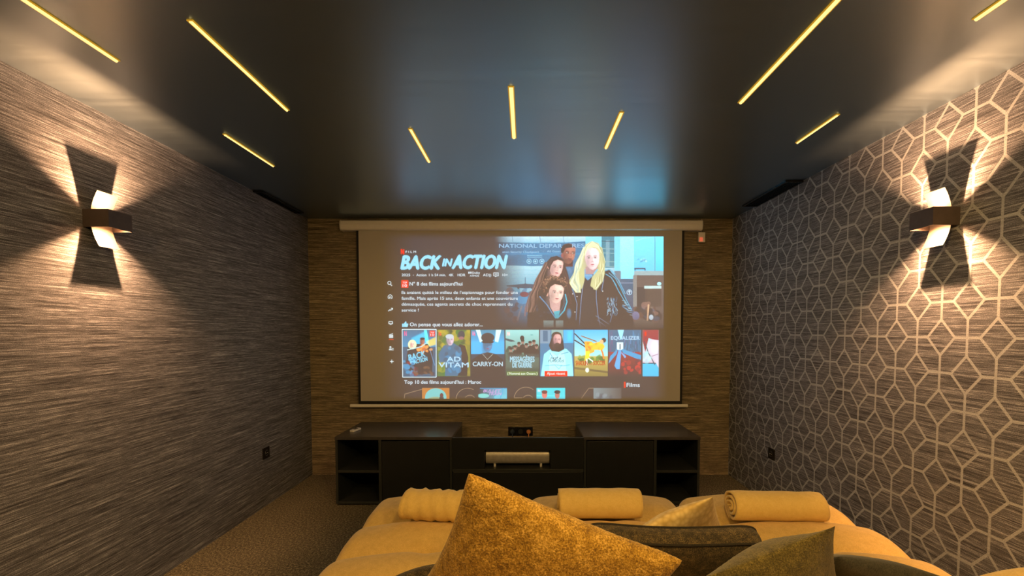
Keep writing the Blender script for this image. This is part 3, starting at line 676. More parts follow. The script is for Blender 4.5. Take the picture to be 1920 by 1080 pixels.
# fades: towards the left and the bottom nothing is projected
gr = p.rng.normal(0, 1, p.X.shape); gr = (gr + np.roll(gr, 1, 0) + np.roll(gr, 1, 1) + np.roll(gr, 2, 1)) / 2
p.c *= np.clip(1 + 0.10 * gr, 0.4, 1.6)[..., None]
fx = np.clip((p.X - 926) / 60, 0, 1) ** 1.2; fx = np.maximum(fx, np.clip((p.X - 930) / 30, 0, 1) * np.clip((500 - p.Y) / 20, 0, 1) * 0.75)
fy = np.clip((616 - p.Y) / 36, 0, 1) ** 0.8
p.c *= (fx * fy)[..., None]
still = p.mesh('film_still', scr, PM, -0.002)
text('NATIONAL DEPAR', 936, 464.5, 1054, 7.2, (150, 190, 225), still, bold=0.006, dy=-0.003)
text('RES', 1073, 464, 1096, 7.2, (150, 190, 225), still, bold=0.006, dy=-0.003)
text('ation Security Checkpoint', 942, 474, 1011, 3.6, (150, 190, 225), still, dy=-0.003)
text('-   All Gates', 1018, 473, 1051, 3.6, (150, 190, 225), still, dy=-0.003)

# --- title block
flat('red_mark', stroke([(752.5, 476.5), (752.5, 467)], 1.9) + stroke([(752.4, 467), (757, 476.5)], 1.9) + stroke([(757, 476.5), (757, 467)], 1.9), RED, scr)
text('F I L M', 760.5, 474.2, 780, 4.2, WH, scr, bold=0.007)
text('BACK', 752, 504.2, 828.5, 25, CY, scr, bold=0.040, shear=0.20, name='title_lettering')
text('IN', 829.5, 499, 848, 14, CY, scr, bold=0.036, shear=0.20, name='title_lettering')
text('ACTION', 848, 503.2, 951, 25, CY, scr, bold=0.040, shear=0.20, name='title_lettering')
for s_, a, b in (('2025', 753, 769), ('·', 774, 776), ('Action', 780.5, 799.5), ('1 h 54 min.', 804.5, 836), ('4K', 841.5, 850.5), ('HDR', 858, 872.5), ('AD))', 905.5, 921), ('10+', 942, 952)):
    text(s_, a, 518, b, 5.0 if s_ != '·' else 4, WH, scr, bold=0.003)
flat('lettering', [R4(878, 509.5, 880.5, 513), R4(881.5, 509.5, 884, 513)], WH, scr)
text('Dolby', 885.5, 513.2, 900, 3.8, WH, scr, bold=0.006); text('ATMOS', 881, 518.6, 898, 3.2, WH, scr, bold=0.006)
flat('subtitle_icon', stroke([(925.5, 511.5), (934.5, 511.5), (934.5, 517.5), (931, 517.5), (929, 519), (929, 517.5), (925.5, 517.5), (925.5, 511.5)], 0.9) + [R4(927.5, 513, 933, 513.8), R4(927.5, 515, 933, 515.8)], WH, scr)
flat('top_ten_badge', [R4(752.5, 525.5, 765.5, 539.5)], RED, scr); text('TOP', 755, 531.4, 763, 3.2, WH, scr, bold=0.006, dy=-0.005); text('10', 755, 538, 763, 5.2, WH, scr, bold=0.011, dy=-0.005)
text('N° 8 des films aujourd’hui', 768, 535.4, 867, 6.6, WH, scr, bold=0.009)
text('Ils avaient quitté le milieu de l’espionnage pour fonder une', 753, 551.0, 971, 5.7, WH, scr, bold=0.002)
text('famille. Mais après 15 ans, deux enfants et une couverture', 753, 562.0, 971, 5.7, WH, scr, bold=0.002)
text('démasquée, ces agents secrets de choc reprennent du', 753, 573.0, 960.5, 5.7, WH, scr, bold=0.002)
text('service !', 753, 584.2, 785, 5.7, WH, scr, bold=0.002)
flat('thumb_icon', [R4(754, 607, 757, 613), [(757.5, 613), (757.5, 607), (760.5, 602.5), (762, 604), (761.5, 606.5), (765.5, 607), (764, 613)]], CY, scr)
text('On pense que vous allez adorer...', 768.5, 611.6, 905, 6.8, WH, scr, bold=0.008)
text('Top 10 des films aujourd’hui : Maroc', 758, 719.6, 902, 6.6, WH, scr, bold=0.006)
flat('red_bar', [R4(1170, 716, 1172.8, 727)], RED, scr); text('Films', 1175, 725.4, 1199.5, 7.4, WH, scr, bold=0.008)
# menu icons down the left side
IC = (196, 208, 210)
flat('menu_icon', stroke(arc(730, 530.5, 3.0, 0, 360, 16), 1.1) + stroke([(732, 533), (735, 536)], 1.3), IC, scr)
flat('menu_icon', stroke([(727.5, 555.5), (731.5, 552), (735.5, 555.5), (735, 559.5), (732.8, 559.5), (732.8, 556.5), (730.4, 556.5), (730.4, 559.5), (728, 559.5), (727.5, 555.5)], 1.0), IC, scr)
flat('menu_icon', stroke([(728, 583.5), (731, 580.5), (732.5, 582), (736, 578.2)], 1.3) + stroke([(733, 578), (736, 578), (736, 581)], 1.1), IC, scr)
flat('menu_icon', stroke([(729, 603), (736, 603), (736, 607), (729, 607), (729, 603)], 1.2) + [R4(731, 608, 734, 609)], IC, scr)
flat('menu_icon', [R4(729.5, 628, 737, 633.5), [(729.5, 627.5), (736.5, 625), (737, 626.2), (730, 628.5)]], IC, scr)
flat('menu_icon', stroke([(729, 636.8), (738, 636.8)], 1.0), RED, scr)
flat('menu_icon', [arc(732, 651, 1.8, 0, 360, 12)[:-1], [(729, 656.5), (730, 653.5), (734, 653.5), (735, 656.5)], R4(735, 653, 738, 654), R4(735, 655.5, 738, 656.5)], IC, scr)
flat('menu_icon', [R4(731, 677.2, 738, 678.3), R4(734, 674.3, 735.1, 681.2)], IC, scr)

# --- the row of film tiles
def n_mark(x, y, par, h=8): flat('red_mark', stroke([(x, y + h), (x, y)], 1.5) + stroke([(x, y), (x + 3.6, y + h)], 1.5) + stroke([(x + 3.6, y + h), (x + 3.6, y)], 1.5), RED, par, -0.003)
def tile(x0, x1, y0=618.5, y1=705.5): return Paint(x0, y0, x1, y1, 2.0)
# 1
p = tile(755, 817.2, 619, 706.5); p.fill((74, 60, 110)); p.grad((60, 60, 130), (40, 120, 170), y1=650)
p.poly([(772, 634), (796, 622), (800, 640), (790, 650), (770, 650)], (30, 170, 210), 1, 4); p.poly([(795, 619), (800, 619), (806, 650), (800, 650)], (110, 220, 240)); p.poly([(800, 640), (817, 632), (817, 646), (804, 650)], (210, 190, 90), 0.8, 3)
p.poly([(765, 650), (778, 645), (802, 645), (812, 660), (810, 700), (770, 704), (760, 690)], (92, 62, 56)); p.ell(773, 646, 8, 9, (205, 205, 160)); p.head(773, 646, 4, 5.5, (225, 180, 160)); p.head(792, 640, 4.5, 6.5, (165, 110, 85)); p.ell(792, 635, 4.6, 2.4, (40, 34, 40)); p.blobs(782, 648, 808, 660, 16, 2, 4, [(215, 150, 80), (180, 110, 70)]); p.line([(764, 656), (790, 650), (802, 641)], 1.8, (170, 190, 200))
p.blobs(756, 670, 780, 704, 20, 2, 5, [(70, 70, 150), (150, 80, 60), (50, 120, 190)], 0.7); p.blobs(778, 688, 812, 704, 14, 2, 4, [(110, 80, 60), (130, 100, 70)], 0.7)
p.line([(806, 655), (815, 685)], 1.2, (120, 150, 200), 0.6)
t_ = p.mesh('film_tile', scr, PM, -0.003); n_mark(758.5, 621.5, t_, 8.5)
text('BACK', 767, 676, 800, 11, (130, 205, 235), t_, bold=0.017, shear=0.1, rot=-14, dy=-0.005); text('IN', 769.5, 681.5, 777, 5, (130, 205, 235), t_, bold=0.017, rot=-14, dy=-0.005); text('ACTION', 776.5, 682.5, 803, 7.5, (130, 205, 235), t_, bold=0.017, shear=0.1, rot=-14, dy=-0.005)
flat('top_ten_badge', [R4(805.5, 620, 815.5, 631)], RED, t_, -0.0045); text('TOP', 807, 624.5, 814, 2.6, WH, t_, bold=0.006, dy=-0.0055); text('10', 807, 629.6, 814, 4, WH, t_, bold=0.011, dy=-0.0055)
flat('selection_frame', stroke([(754, 617.6), (817.8, 617.6), (817.8, 707.2), (755, 707.2), (754, 617.6)], 1.3), (205, 228, 235), t_, -0.0035)
# 2
p = tile(820, 881.5); p.fill((112, 116, 70)); p.blobs(820, 618, 882, 705, 70, 3, 8, [(90, 120, 60), (150, 140, 50), (70, 90, 60), (170, 150, 60)], 0.6); p.rect(872, 625, 882, 705, (150, 130, 40), 0.6, 5)
p.poly([(862, 645), (872, 648), (878, 670), (876, 705), (855, 705), (852, 660)], (62, 56, 64)); p.ell(865, 628, 6.5, 8, (60, 56, 80)); p.ell(865, 634, 5, 3, (150, 110, 100)); p.poly([(822, 664), (832, 648), (850, 643), (864, 652), (866, 680), (858, 705), (834, 705), (836, 678), (824, 680)], (66, 62, 130)); p.blobs(832, 650, 862, 700, 20, 2, 6, [(80, 84, 170), (56, 50, 100)], 0.6); p.head(844, 638, 7, 9.5, (190, 165, 170)); p.ell(843, 631, 7.5, 4.5, (175, 178, 190))
t_ = p.mesh('film_tile', scr, PM, -0.003); n_mark(823, 622, t_, 7.5); text('AD', 838, 677.6, 863.5, 8.8, (175, 215, 240), t_, bold=0.011, dy=-0.005); text('VITAM', 822.5, 688.6, 878.5, 9, (175, 215, 240), t_, bold=0.011, dy=-0.005)
# 3
p = tile(883.3, 945.5); p.grad((120, 160, 190), (84, 110, 130), y1=650); p.fill((120, 165, 200)) if False else None; p.grad((40, 110, 220), (30, 90, 210), y0=636, y1=664); p.grad((100, 130, 150), (60, 120, 200), y0=618, y1=640); p.grad((60, 50, 90), None or (104, 84, 64), y0=664, y1=706)
p.poly([(892, 618), (900, 618), (906, 640), (900, 642)], (190, 225, 240)); p.poly([(930, 618), (940, 618), (934, 642), (928, 640)], (190, 225, 240)); p.poly([(884, 675), (900, 664), (914, 660), (930, 664), (944, 675), (945, 706), (884, 706)], (84, 66, 58)); p.head(914.5, 646, 9.5, 14, (110, 115, 160)); p.ell(914.5, 633, 12.5, 9, (86, 80, 70)); p.ell(914.5, 641, 12, 3, (60, 54, 54)); p.ell(914.5, 646, 8, 3, (50, 60, 120), 0.8); p.line([(905, 664), (914, 674), (924, 664)], 1, (150, 145, 135))
t_ = p.mesh('film_tile', scr, PM, -0.003); n_mark(886.5, 621.5, t_, 7.5); text('CARRY-ON', 886.5, 686.5, 942.5, 8.4, (180, 210, 225), t_, bold=0.011, dy=-0.005)
# 4
p = tile(948, 1010.5); p.grad((150, 190, 195), (120, 130, 115), y1=665); p.grad((112, 112, 92), (90, 90, 70), y0=665, y1=706)
for x in range(950, 1012, 6): p.blobs(x, 650, x + 5, 670, 5, 2, 4, [(84, 84, 66), (66, 64, 52), (104, 100, 78)], 0.9)
for x, y in ((958, 656), (966, 652), (973, 646), (980, 641), (987, 648), (994, 644), (1001, 642), (1006, 650)): p.poly([(x - 5, y + 20), (x - 5, y + 7), (x, y + 3), (x + 5, y + 7), (x + 5, y + 20)], (80, 82, 62)); p.ell(x, y, 3.2, 4.4, (150, 120, 100)); p.ell(x, y - 2.6, 3.4, 2.4, (70, 64, 54))
p.poly([(948, 634), (960, 637), (967, 640), (958, 641), (948, 638)], (100, 96, 90)); p.ell(979, 634, 4, 5, (84, 70, 58)); p.ell(997, 628, 2.5, 1, (120, 150, 150)); p.rect(948, 664, 1011, 690, (120, 120, 110), 0.3, 4)
t_ = p.mesh('film_tile', scr, PM, -0.003); n_mark(951.5, 622, t_, 7.5); text('MESSAGÈRES', 956.5, 678.5, 1002, 10, (160, 205, 225), t_, bold=0.017, dy=-0.005); text('DE GUERRE', 961, 689, 997, 9.5, (160, 205, 225), t_, bold=0.017, dy=-0.005)
flat('caption_band', [R4(950, 696.5, 1009, 704)], (112, 130, 84), t_, -0.0045); text('( Nommé aux Oscars )', 951.5, 702.4, 1007.5, 4.4, (215, 228, 215), t_, bold=0.008, dy=-0.0055)
# 5
p = tile(1012.7, 1075.3); p.grad((84, 88, 150), (90, 100, 160)); p.rect(1012, 618, 1032, 644, (130, 140, 160)); p.rect(1018, 620, 1027, 640, (104, 90, 130)); p.rect(1034, 618, 1056, 644, (140, 160, 160)); p.rect(1057, 618, 1076, 643, (50, 150, 215)); p.rect(1064, 620, 1072, 640, (70, 180, 235)); p.rect(1012, 644, 1076, 668, (64, 80, 150))
p.poly([(1014, 705), (1020, 664), (1030, 656), (1046, 652), (1062, 654), (1072, 664), (1075, 705)], (150, 205, 225)); p.poly([(1030, 700), (1030, 670), (1034, 660), (1044, 668), (1056, 658), (1060, 672), (1062, 700)], (170, 218, 236)); p.line([(1031, 662), (1040, 676), (1046, 668)], 1.1, (90, 130, 160)); p.line([(1052, 664), (1066, 660)], 1.1, (80, 120, 150)); p.line([(1022, 686), (1040, 684), (1056, 686), (1068, 684)], 0.9, (100, 150, 180)); p.line([(1040, 684), (1048, 692), (1054, 684)], 0.8, (100, 150, 180))
p.poly([(1036, 628), (1044, 622), (1052, 625), (1056, 640), (1058, 655), (1048, 660), (1034, 658), (1029, 648)], (84, 60, 54)); p.ell(1043.5, 630, 9.5, 8, (80, 56, 50)); p.head(1045, 638, 7.5, 11, (196, 150, 140), 0, (66, 48, 46)); p.ell(1045, 649, 6, 6.5, (66, 48, 46), 0.9, 2)
t_ = p.mesh('film_tile', scr, PM, -0.003); text('FAST &', 1032, 674, 1053, 4.2, (48, 52, 62), t_, bold=0.017, shear=0.3, dy=-0.005); text('FURIOUS', 1028, 678.8, 1058, 4.4, (48, 52, 62), t_, bold=0.017, shear=0.3, dy=-0.005)
flat('caption_band', [R4(1021, 695.5, 1064, 705.6)], (235, 40, 45), t_, -0.0045); text('Ajout récent', 1025.5, 702.6, 1059.5, 5.2, (250, 215, 215), t_, bold=0.008, dy=-0.0055)
# 6
p = tile(1077, 1139.5); p.grad((70, 165, 225), (165, 205, 200), y1=672); p.grad((180, 160, 90), (140, 120, 70), y0=668, y1=706); p.blobs(1077, 668, 1140, 678, 18, 2, 6, [(110, 130, 50), (90, 110, 50), (150, 150, 70)]); p.line([(1077, 690), (1140, 698)], 4, (110, 85, 50), 0.6)
p.line([(1078, 626), (1096, 644), (1104, 650)], 2.4, (96, 60, 60)); p.line([(1078, 638), (1100, 652)], 2.4, (80, 60, 66)); p.line([(1090, 630), (1118, 640)], 2, (150, 110, 60)); p.poly([(1096, 640), (1108, 640), (1116, 646), (1114, 660), (1104, 664), (1098, 660)], (232, 160, 30)); p.poly([(1110, 644), (1128, 640), (1134, 650), (1130, 656), (1112, 656)], (235, 180, 40)); p.ell(1132, 638, 4.5, 4.5, (70, 60, 60)); p.ell(1128, 641, 3.6, 4.2, (220, 170, 120)); p.line([(1126, 652), (1130, 662), (1132, 672)], 3, (215, 130, 30)); p.poly([(1098, 658), (1106, 658), (1105, 672), (1097, 676)], (240, 200, 50)); p.line([(1100, 674), (1101, 684)], 2.4, (215, 225, 220)); p.line([(1104, 672), (1112, 678)], 2.2, (205, 215, 210)); p.ell(1101, 694, 3.4, 4.4, (205, 220, 205)); p.blobs(1098, 642, 1126, 658, 14, 1, 3, [(200, 110, 30), (245, 205, 60)], 0.6)
t_ = p.mesh('film_tile', scr, PM, -0.003); text('SHAOLIN', 1079.5, 685, 1102, 8.6, (172, 52, 44), t_, bold=0.017, dy=-0.005); text('to', 1104, 684, 1110, 4, (172, 52, 44), t_, bold=0.011, dy=-0.005); text('SOCCER', 1112, 684.5, 1135, 8.2, (172, 52, 44), t_, bold=0.017, dy=-0.005)
# 7
p = tile(1141, 1202); p.grad((72, 66, 130), (60, 60, 120), y1=670); p.grad((150, 60, 60), (104, 76, 66), y0=660, y1=706)
for k in range(44): x = 1141 + p.rng.rand() * 61; y = 620 + p.rng.rand() * 40; p.line([(x, y), (x, y + 6 + p.rng.rand() * 8)], 0.8, [(110, 110, 200), (60, 90, 190), (150, 70, 110)][k % 3], 0.6)
p.poly([(1158, 618), (1170, 618), (1166, 636), (1163, 636)], (150, 200, 235)); p.rect(1156.5, 642, 1168.5, 656, (196, 215, 232)); p.rect(1161.5, 645, 1163.5, 655, (60, 60, 80)); p.poly([(1160, 656), (1165, 656), (1162, 692), (1156, 692), (1152, 686)], (116, 130, 205)); p.poly([(1158, 654), (1144, 668), (1141, 682), (1156, 664)], (96, 110, 190)); p.poly([(1166, 654), (1202, 666), (1202, 676), (1168, 662)], (96, 110, 190)); p.poly([(1162, 658), (1174, 668), (1172, 672)], (130, 140, 210)); p.blobs(1165, 672, 1202, 700, 24, 2, 5, [(190, 60, 50), (120, 50, 70), (160, 80, 60)], 0.7)
t_ = p.mesh('film_tile', scr, PM, -0.003); text('EQUALIZER', 1145.5, 637, 1199.5, 6.8, (170, 205, 232), t_, bold=0.014, dy=-0.005)
# 8, cut off by the picture's edge: a plain drawn figure in the same colours
p = tile(1205, 1235); p.grad((170, 205, 215), (190, 170, 190), y1=680); p.grad((60, 170, 210), (40, 165, 205), y0=682, y1=706); p.poly([(1205, 618), (1235, 618), (1235, 640), (1216, 634), (1210, 660), (1205, 640)], (150, 70, 70)); p.poly([(1214, 644), (1222, 636), (1235, 638), (1235, 690), (1224, 670), (1216, 660)], (196, 185, 205)); p.ell(1227, 651, 8, 13, (214, 196, 208)); p.line([(1208, 640), (1216, 662), (1228, 684)], 1.6, (90, 60, 90)); p.line([(1222, 668), (1234, 664)], 1, (150, 100, 130)); p.blobs(1206, 660, 1220, 682, 10, 2, 5, [(180, 220, 225), (150, 190, 210)], 0.6)
t_ = p.mesh('film_tile', scr, PM, -0.003); flat('red_mark', [R4(1209, 622, 1212, 630)], RED, t_, -0.0045)
# the next row, only its top shows
p = tile(791.5, 842.5, 727.5, 747.5); p.fill((170, 118, 60)); p.ell(817, 745, 20, 17, (126, 168, 172)); p.ell(817, 752, 18, 8, (150, 130, 60), 0.7); p.ell(828, 741, 3.4, 4, (120, 76, 60)); p.rect(824, 744, 832, 748, (90, 70, 70)); p.mesh('film_tile', scr, PM, -0.003)
p = tile(897, 950.5, 727.5, 747.5); p.grad((104, 84, 64), (120, 165, 190), vert=False); p.rect(900, 727, 952, 729, (96, 130, 170)); p.ell(906, 742, 11, 4, (130, 180, 180)); p.ell(940, 745, 14, 5, (120, 170, 190)); p.line([(944, 728), (938, 747)], 2, (90, 150, 190)); t_ = p.mesh('film_tile', scr, PM, -0.003)
text('BULLET', 906, 735.4, 939, 5.2, (190, 150, 205), t_, bold=0.011, shear=0.3, dy=-0.005); text('TRAIN', 915, 741, 941, 5.2, (190, 150, 205), t_, bold=0.011, shear=0.3, dy=-0.005)
p = tile(1006, 1059.5, 727.5, 747.5); p.grad((60, 190, 205), (50, 170, 190)); p.rect(1006, 741, 1060, 743, (110, 205, 215)); p.ell(1021, 740, 5, 7, (190, 120, 100)); p.ell(1021, 735, 5.6, 3.4, (130, 80, 60)); p.ell(1045, 741, 4.5, 6.5, (170, 115, 95)); p.ell(1045, 735, 6, 3.6, (70, 60, 60)); t_ = p.mesh('film_tile', scr, PM, -0.003); n_mark(1009, 730, t_, 5)
p = tile(1113, 1165, 727.5, 747.5); p.grad((130, 130, 130), (112, 94, 76), vert=False); p.blobs(1120, 738, 1150, 747, 8, 2, 5, [(110, 96, 90), (140, 140, 145)], 0.6); p.mesh('film_tile', scr, PM, -0.003)
OL = (150, 128, 104)
flat('outline_numeral', stroke([(758, 747), (759, 739), (791, 730)], 1.0), OL, scr); flat('outline_numeral', stroke(arc(877, 749, 22, 184, 300, 16, 21), 1.0) + stroke(arc(881, 748, 9, 200, 340, 10, 7), 1.0), OL, scr)
flat('outline_numeral', stroke(arc(986, 748, 22, 188, 310, 16, 22), 1.0) + stroke(arc(990, 748, 9, 200, 340, 10, 7), 1.0) + stroke([(964, 746), (979, 746)], 1.0), OL, scr); flat('outline_numeral', stroke([(1090, 747), (1104, 728), (1113, 728)], 1.0), OL, scr)
# black level of the whole projected frame
#PICTURE-END

# ---------------------------------------------------------------- sofa
SX = [-0.79, 0.0, 0.80, 1.60]; SY0, SY1 = 0.86, 2.43
sofa = thing('chaise_sofa', (0.4, 1.5, 0), 'deep beige tufted three module lounge sofa facing the screen', 'sofa')
build('sofa_base', MB().box(-0.75, 1.56, 0.50, 2.37, 0.05, 0.20), M['sofa'], sofa, bevel=0.03, seg=3)
for x in (-0.66, 0.4, 1.47):
    for y in (0.6, 2.25): build('foot', MB().disc((x, y, 0.0), 0.025, 'z', 0.052, 16), M['black'], sofa)
TUFT = [2.43 - 0.30 * k for k in range(1, 6)]
def seat(x0, x1):
    nx, ny = 84, 150; cx = (x0 + x1) / 2; cyy = (SY0 + SY1) / 2; hx = (x1 - x0) / 2 - 0.003; hy = (SY1 - SY0) / 2
    rc = 0.075; er = 0.065; zt = 0.428; zb = 0.19
    def fn(u, v):
        # u,v 0..1 with margin rings for the side walls
        U = max(0, min(1, (u * (nx - 1) - 4) / (nx - 9))); V = max(0, min(1, (v * (ny - 1) - 4) / (ny - 9)))
        k = max(4 - u * (nx - 1), u * (nx - 1) - (nx - 5), 4 - v * (ny - 1), v * (ny - 1) - (ny - 5), 0)
        ease = lambda q: 0.5 - 0.5 * math.cos(math.pi * q) if False else q
        px = (ease(U) * 2 - 1) * hx; py = (V * 2 - 1) * hy
        qx = max(-(hx - rc), min(hx - rc, px)); qy = max(-(hy - rc), min(hy - rc, py))
        dx, dy = px - qx, py - qy; L = math.hypot(dx, dy)
        if dx and dy and L > 0:
            mm = max(abs(dx), abs(dy)); dx, dy = dx / L * mm, dy / L * mm
        de = rc - math.hypot(dx, dy) if (dx or dy) else rc
        x = cx + qx + dx; y = cyy + qy + dy
        de = max(0, min(er, de))
        z = zt - er + math.sqrt(max(0, er * er - (er - de) ** 2))
        # puffing, row grooves, centre dimples
        X = x - cx
        crown = 0.035 * (1 - (X / hx) ** 2)
        g = 0
        for ty in TUFT:
            d = y - ty + 0.03 * (abs(X) / hx) ** 1.5 - 0.006
            g -= 0.028 * math.exp(-(d / 0.016) ** 2) * (0.45 + 0.55 * math.exp(-(X / 0.16) ** 2)) + 0.040 * math.exp(-(d / 0.070) ** 2)
            g -= 0.035 * math.exp(-((y - ty) ** 2 + X * X) / 0.04 ** 2)
            g -= 0.014 * math.exp(-(X / 0.04) ** 2) * math.exp(-((y - ty) / 0.09) ** 2)
        fade = de / er
        z += (crown + g) * (0.42 + 0.58 * fade)
        z += 0.004 * noise.noise(Vector((x * 5, y * 5, 0)))
        if k > 0:
            z = z + (zb - z) * (k / 4); 
        return (x, y, z)
    m = MB().grid(fn, nx, ny); return m
for i in range(3): build('seat_cushion', seat(SX[i], SX[i + 1]), M['sofa'], sofa, smooth=True)
def backrest(x0, x1, top):
    def fn(u, v):
        a = 2 * math.pi * u; e = 0.55
        c, s = math.cos(a), math.sin(a)
        t = 2 * v - 1; ex = (1 - abs(t) ** 6) ** 0.5
        yy = 0.70 + 0.15 * math.copysign(abs(c) ** e, c) * (0.25 + 0.75 * ex); hz = (top - 0.22) / 2
        zz = 0.22 + hz + hz * math.copysign(abs(s) ** e, s) * (0.5 + 0.5 * ex)
        return ((x0 + x1) / 2 + t * (x1 - x0) / 2 * 0.995, yy - 0.05 * (zz - 0.4), zz)
    m = MB().grid(fn, 40, 30, True); n = len(m.v)
    m.f.append(tuple(range(40))); m.f.append(tuple(range(n - 40, n))); return m
for i, tp in enumerate((0.72, 0.72, 0.74)): build('backrest', backrest(SX[i], SX[i + 1], tp), M['sofa'], sofa, smooth=True)

def roll(u, v):
    a = 2 * math.pi * u; t = 2 * v - 1; e = max(0.0, 1 - abs(t) ** 3.2) ** 0.5
    return (1.22 + t * 0.40, 0.845 + 0.105 * math.cos(a) * (0.15 + 0.85 * e), 0.765 + 0.100 * math.sin(a) * (0.15 + 0.85 * e))
m = MB().grid(roll, 40, 30, True); n_ = len(m.v); m.f.append(tuple(range(40))); m.f.append(tuple(range(n_ - 40, n_)))
build('headrest', m, M['sofa'], sofa, smooth=True)

# ---------------------------------------------------------------- towels
def towel(cx, cy, L, rad, ang, flat, lab, turns=3.3, seed=0, folds=0.0, flap=0.0):
    zb = 0.433
    def surf(w_, off):
        def fn(u, v):
            # u along the strip (spiral), v along the roll
            th = turns * 2 * math.pi * u; rin = 0.012
            rr_ = rin + (rad - rin) * u + off
            t = (v * 2 - 1)
            a = th - math.pi * 2 * turns - math.pi / 2 - 0.35
            fz = folds * (math.sin(t * 21 + a * 1.6 + seed) * 0.6 + math.sin(t * 37 - a) * 0.4) * u
            rr_ += fz + 0.003 * noise.noise(Vector((t * 3 + seed, a * 1.2, 0)))
            edge = 1 - 0.03 * abs(t) ** 10
            x = rr_ * math.cos(a) * edge; z = rr_ * math.sin(a) * flat * edge
            z -= 0.012 * folds * 40 * 0.02 * t * t
            yl = t * L / 2 * (1 + 0.012 * math.sin(a * 2 + seed)) + (0.010 * (1 - u)) * t
            return (x, yl, z)
        return fn
    m = MB(); nu, nv = 150, 30; tk = (rad / turns) * 0.40
    m.grid(surf(1, 0), nu, nv); n = len(m.v); m.grid(surf(1, -tk), nu, nv)
    for j in (0, nv - 1):
        for i in range(nu - 1):
            q = (j * nu + i, j * nu + i + 1, n + j * nu + i + 1, n + j * nu + i); m.f.append(q)
    for i in (0, nu - 1):
        for j in range(nv - 1): m.f.append((j * nu + i, (j + 1) * nu + i, n + (j + 1) * nu + i, n + j * nu + i))
    zmin = min(p[2] for p in m.v)
    if flap:
        m.grid(lambda u, v: (-0.01 - (rad * 0.35 + flap) * u + 0, (v * 2 - 1) * L / 2 * (0.93 - 0.5 * u * abs(v * 2 - 1)), zmin + 0.010 + 0.004 * math.sin(v * 9) - 0.006 * u), 8, 16)
    out = []
    for x, y, z in m.v:   # roll lies along local y -> turn so that it lies along world x
        X, Y = y, -x
        X, Y = X * math.cos(ang) - Y * math.sin(ang), X * math.sin(ang) + Y * math.cos(ang)
        out.append((cx + X, cy + Y, z - zmin + zb))
    m.v = out
    o = build('rolled_towel', m, M['towel'], None, smooth=True)
    # move the origin to the towel's base
    for v in o.data.vertices: v.co -= Vector((cx, cy, zb))
    o.location = (cx, cy, zb)
    return tag(o, lab, 'towel', 'rolled yellow towels on the sofa')
towel(-0.355, 2.05, 0.40, 0.092, R(-7), 0.88, 'yellow rolled towel with twisted folds on the left seat, behind the mustard cushion', folds=0.0075, seed=2)
towel(0.345, 2.10, 0.375, 0.092, R(0), 0.86, 'smooth yellow rolled towel on the middle seat of the sofa', seed=5, flap=0.05)
towel(1.155, 2.07, 0.40, 0.090, R(-3), 0.86, 'yellow rolled towel showing its spiral end on the right seat of the sofa', seed=9)

# ---------------------------------------------------------------- cushions
def cushion(name, P1, P2, s2, tilt, thick, mat, lab, ex=None, pinch=0.12, pw=0.5, rnd=0.0, seed=0, n=90, rough=0.0, origin_down=True):
    P1, P2 = Vector(P1), Vector(P2); e1 = (P2 - P1); s1 = e1.length; e1.normalize()
    c = math.cos(tilt); sn = math.sin(tilt)
    if ex is None:
        ex = (-(sn * e1.y) + c * e1.z) / e1.x
    e2 = Vector((ex, sn, -c)).normalized(); nn = e1.cross(e2).normalized()
    Cc = P1 + e1 * s1 / 2 + e2 * s2 / 2
    def side(sg):
        def fn(a, b):
            u = a * 2 - 1; v = b * 2 - 1
            u = math.sin(u * math.pi / 2) * 0.35 + u * 0.65; v = math.sin(v * math.pi / 2) * 0.35 + v * 0.65
            uu = u * (1 - pinch * (1 - v * v)); vv = v * (1 - pinch * (1 - u * u))
            if rnd:
                k = 1 - rnd * (u * u * v * v) ** 3; uu *= k; vv *= k
            t = thick * (max(0, (1 - u * u) * (1 - v * v))) ** pw
            q = Cc + e1 * uu * s1 / 2 + e2 * vv * s2 / 2
            t += t / thick * 0.012 * noise.noise(q * 7 + Vector((seed, 0, 0)))
            if rough: t += min(1, t / 0.01) * rough * (noise.noise(q * 110) + 0.6 * noise.noise(q * 230))
            q = q + nn * sg * t
            return tuple(q)
        return fn
    m = MB().grid(side(1), n, n); m.grid(side(-1), n, n)
    import bmesh
    o = build(name, m, mat, None, smooth=True)
    bm = bmesh.new(); bm.from_mesh(o.data); bmesh.ops.remove_doubles(bm, verts=bm.verts, dist=0.0004); bmesh.ops.recalc_face_normals(bm, faces=bm.faces)
    low = min(v.co.z for v in bm.verts); base = Vector((Cc.x, Cc.y, low))
    for v in bm.verts: v.co -= base
    bm.to_mesh(o.data); bm.free(); o.location = base
    for p in o.data.polygons: p.use_smooth = True
    return tag(o, lab, 'cushion', 'cushions on the sofa')
cushion('throw_cushion', onY(875, 881, 0.95), onY(1288, 1050, 0.97), 0.47, R(24), 0.075, M['mustard'], 'large mustard chenille cushion standing on its corner in front', pinch=0.10, pw=0.42, rnd=0.028, seed=3, n=150, rough=0.0016)
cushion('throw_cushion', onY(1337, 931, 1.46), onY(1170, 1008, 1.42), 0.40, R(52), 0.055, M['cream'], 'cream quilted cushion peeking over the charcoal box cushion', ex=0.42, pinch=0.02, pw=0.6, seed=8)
cushion('throw_cushion', onY(1566, 986, 1.05), onY(1300, 1090, 1.02), 0.40, R(40), 0.080, M['olive'], 'olive green plush cushion with its pointed corner up, right of the charcoal box cushion', ex=0.50, pinch=0.08, pw=0.75, seed=11, n=120, rough=0.0012)
cushion('throw_cushion', onY(1572, 1044, 1.25), onY(1775, 1084, 1.27), 0.36, R(50), 0.06, M['slate'], 'dark slate plush cushion low behind the olive cushion, at its right', pinch=0.04, seed=17)
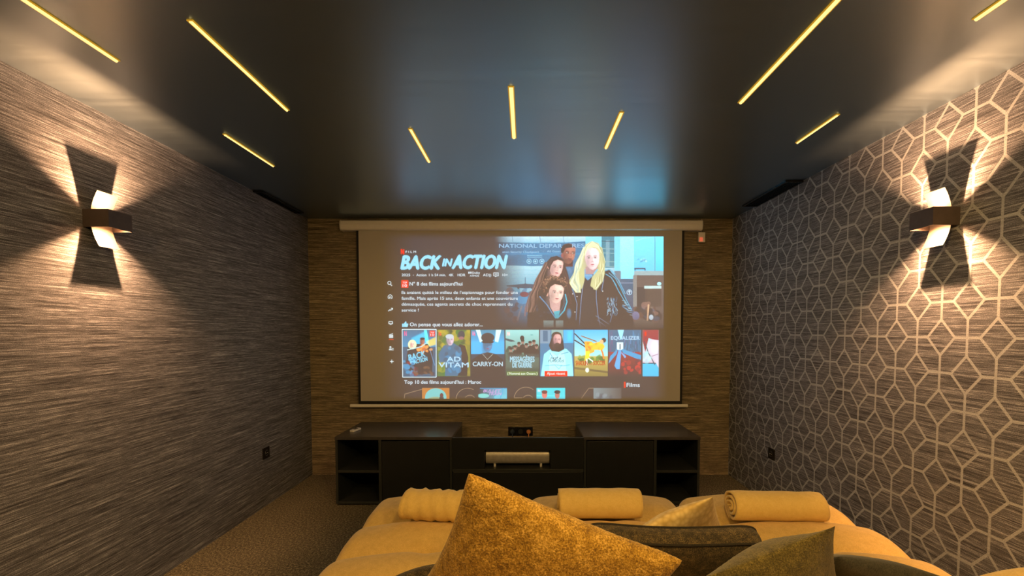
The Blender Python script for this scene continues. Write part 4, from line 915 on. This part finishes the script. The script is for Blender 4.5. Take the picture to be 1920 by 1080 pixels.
cushion('throw_cushion', onY(850, 1060, 1.16), onY(715, 1094, 1.12), 0.34, R(45), 0.05, M['charcoal'], 'dark cushion edge low at the left of the large mustard cushion', pinch=0.03, seed=21)

def box_cushion():
    A = Vector(onY(1093, 976, 1.27)); B = Vector(onY(1430, 982, 1.27))
    e1 = (B - A); s1 = e1.length; e1.normalize(); tilt = R(30)
    e2 = Vector((0, math.sin(tilt), -math.cos(tilt))); e2 = (e2 - e1 * e2.dot(e1)).normalized(); nn = e1.cross(e2).normalized()
    if nn.y > 0: nn = -nn         # nn points to the camera side
    S2 = 0.40; th = 0.056
    base = A + e1 * s1 / 2 + e2 * S2; low = base.z - 0.02
    root = thing('box_cushion', (base.x, base.y, 0.45), 'charcoal tweed box cushion with dark piping between the mustard and olive cushions', 'cushion', 'cushions on the sofa')
    def out(u):   # outline point of the square panel, u 0..1 round
        p = u * 4; k = int(p) % 4; t = p - int(p); c = [(-1, -1), (1, -1), (1, 1), (-1, 1)]
        a, b = c[k], c[(k + 1) % 4]; x = a[0] + (b[0] - a[0]) * t; y = a[1] + (b[1] - a[1]) * t
        mx = max(abs(x), abs(y)); rr_ = (abs(x) ** 8 + abs(y) ** 8) ** (1 / 8); x, y = x / rr_, y / rr_
        sag = 0.13 * (1 - x * x) if y < -0.5 else 0.02 * (1 - x * x)
        return x * (1 - 0.03 * (1 - y * y)), y + (sag if y < 0 else -sag)
    def P(x, y, d): return A + e1 * (x + 1) * s1 / 2 + e2 * (y + 1) * S2 / 2 + nn * d
    m = MB()
    m.grid(lambda u, v: tuple(P(*out(u), th * v + 0.0) + (e2 * -0.010 * math.sin(math.pi * v) if out(u)[1] < 0 else e2 * 0)), 120, 9, True)
    for d, sg in ((0, -1), (th, 1)):
        def fn(u, v, d=d, sg=sg):
            x, y = out(u); k = 1 - v
            bul = 0.030 * (1 - k * k) ** 0.7
            q = P(x * k, y * k, d + sg * bul); q += nn * 0.006 * noise.noise(q * 9); return tuple(q)
        m.grid(fn, 120, 16, True)
    build('cover', m, M['charcoal'], root, smooth=True)
    for d in (0, th): build('piping', MB().tube([tuple(P(*out(k / 120), d)) for k in range(120)], 0.0042, 8, True), M['piping'], root, smooth=True)
box_cushion()
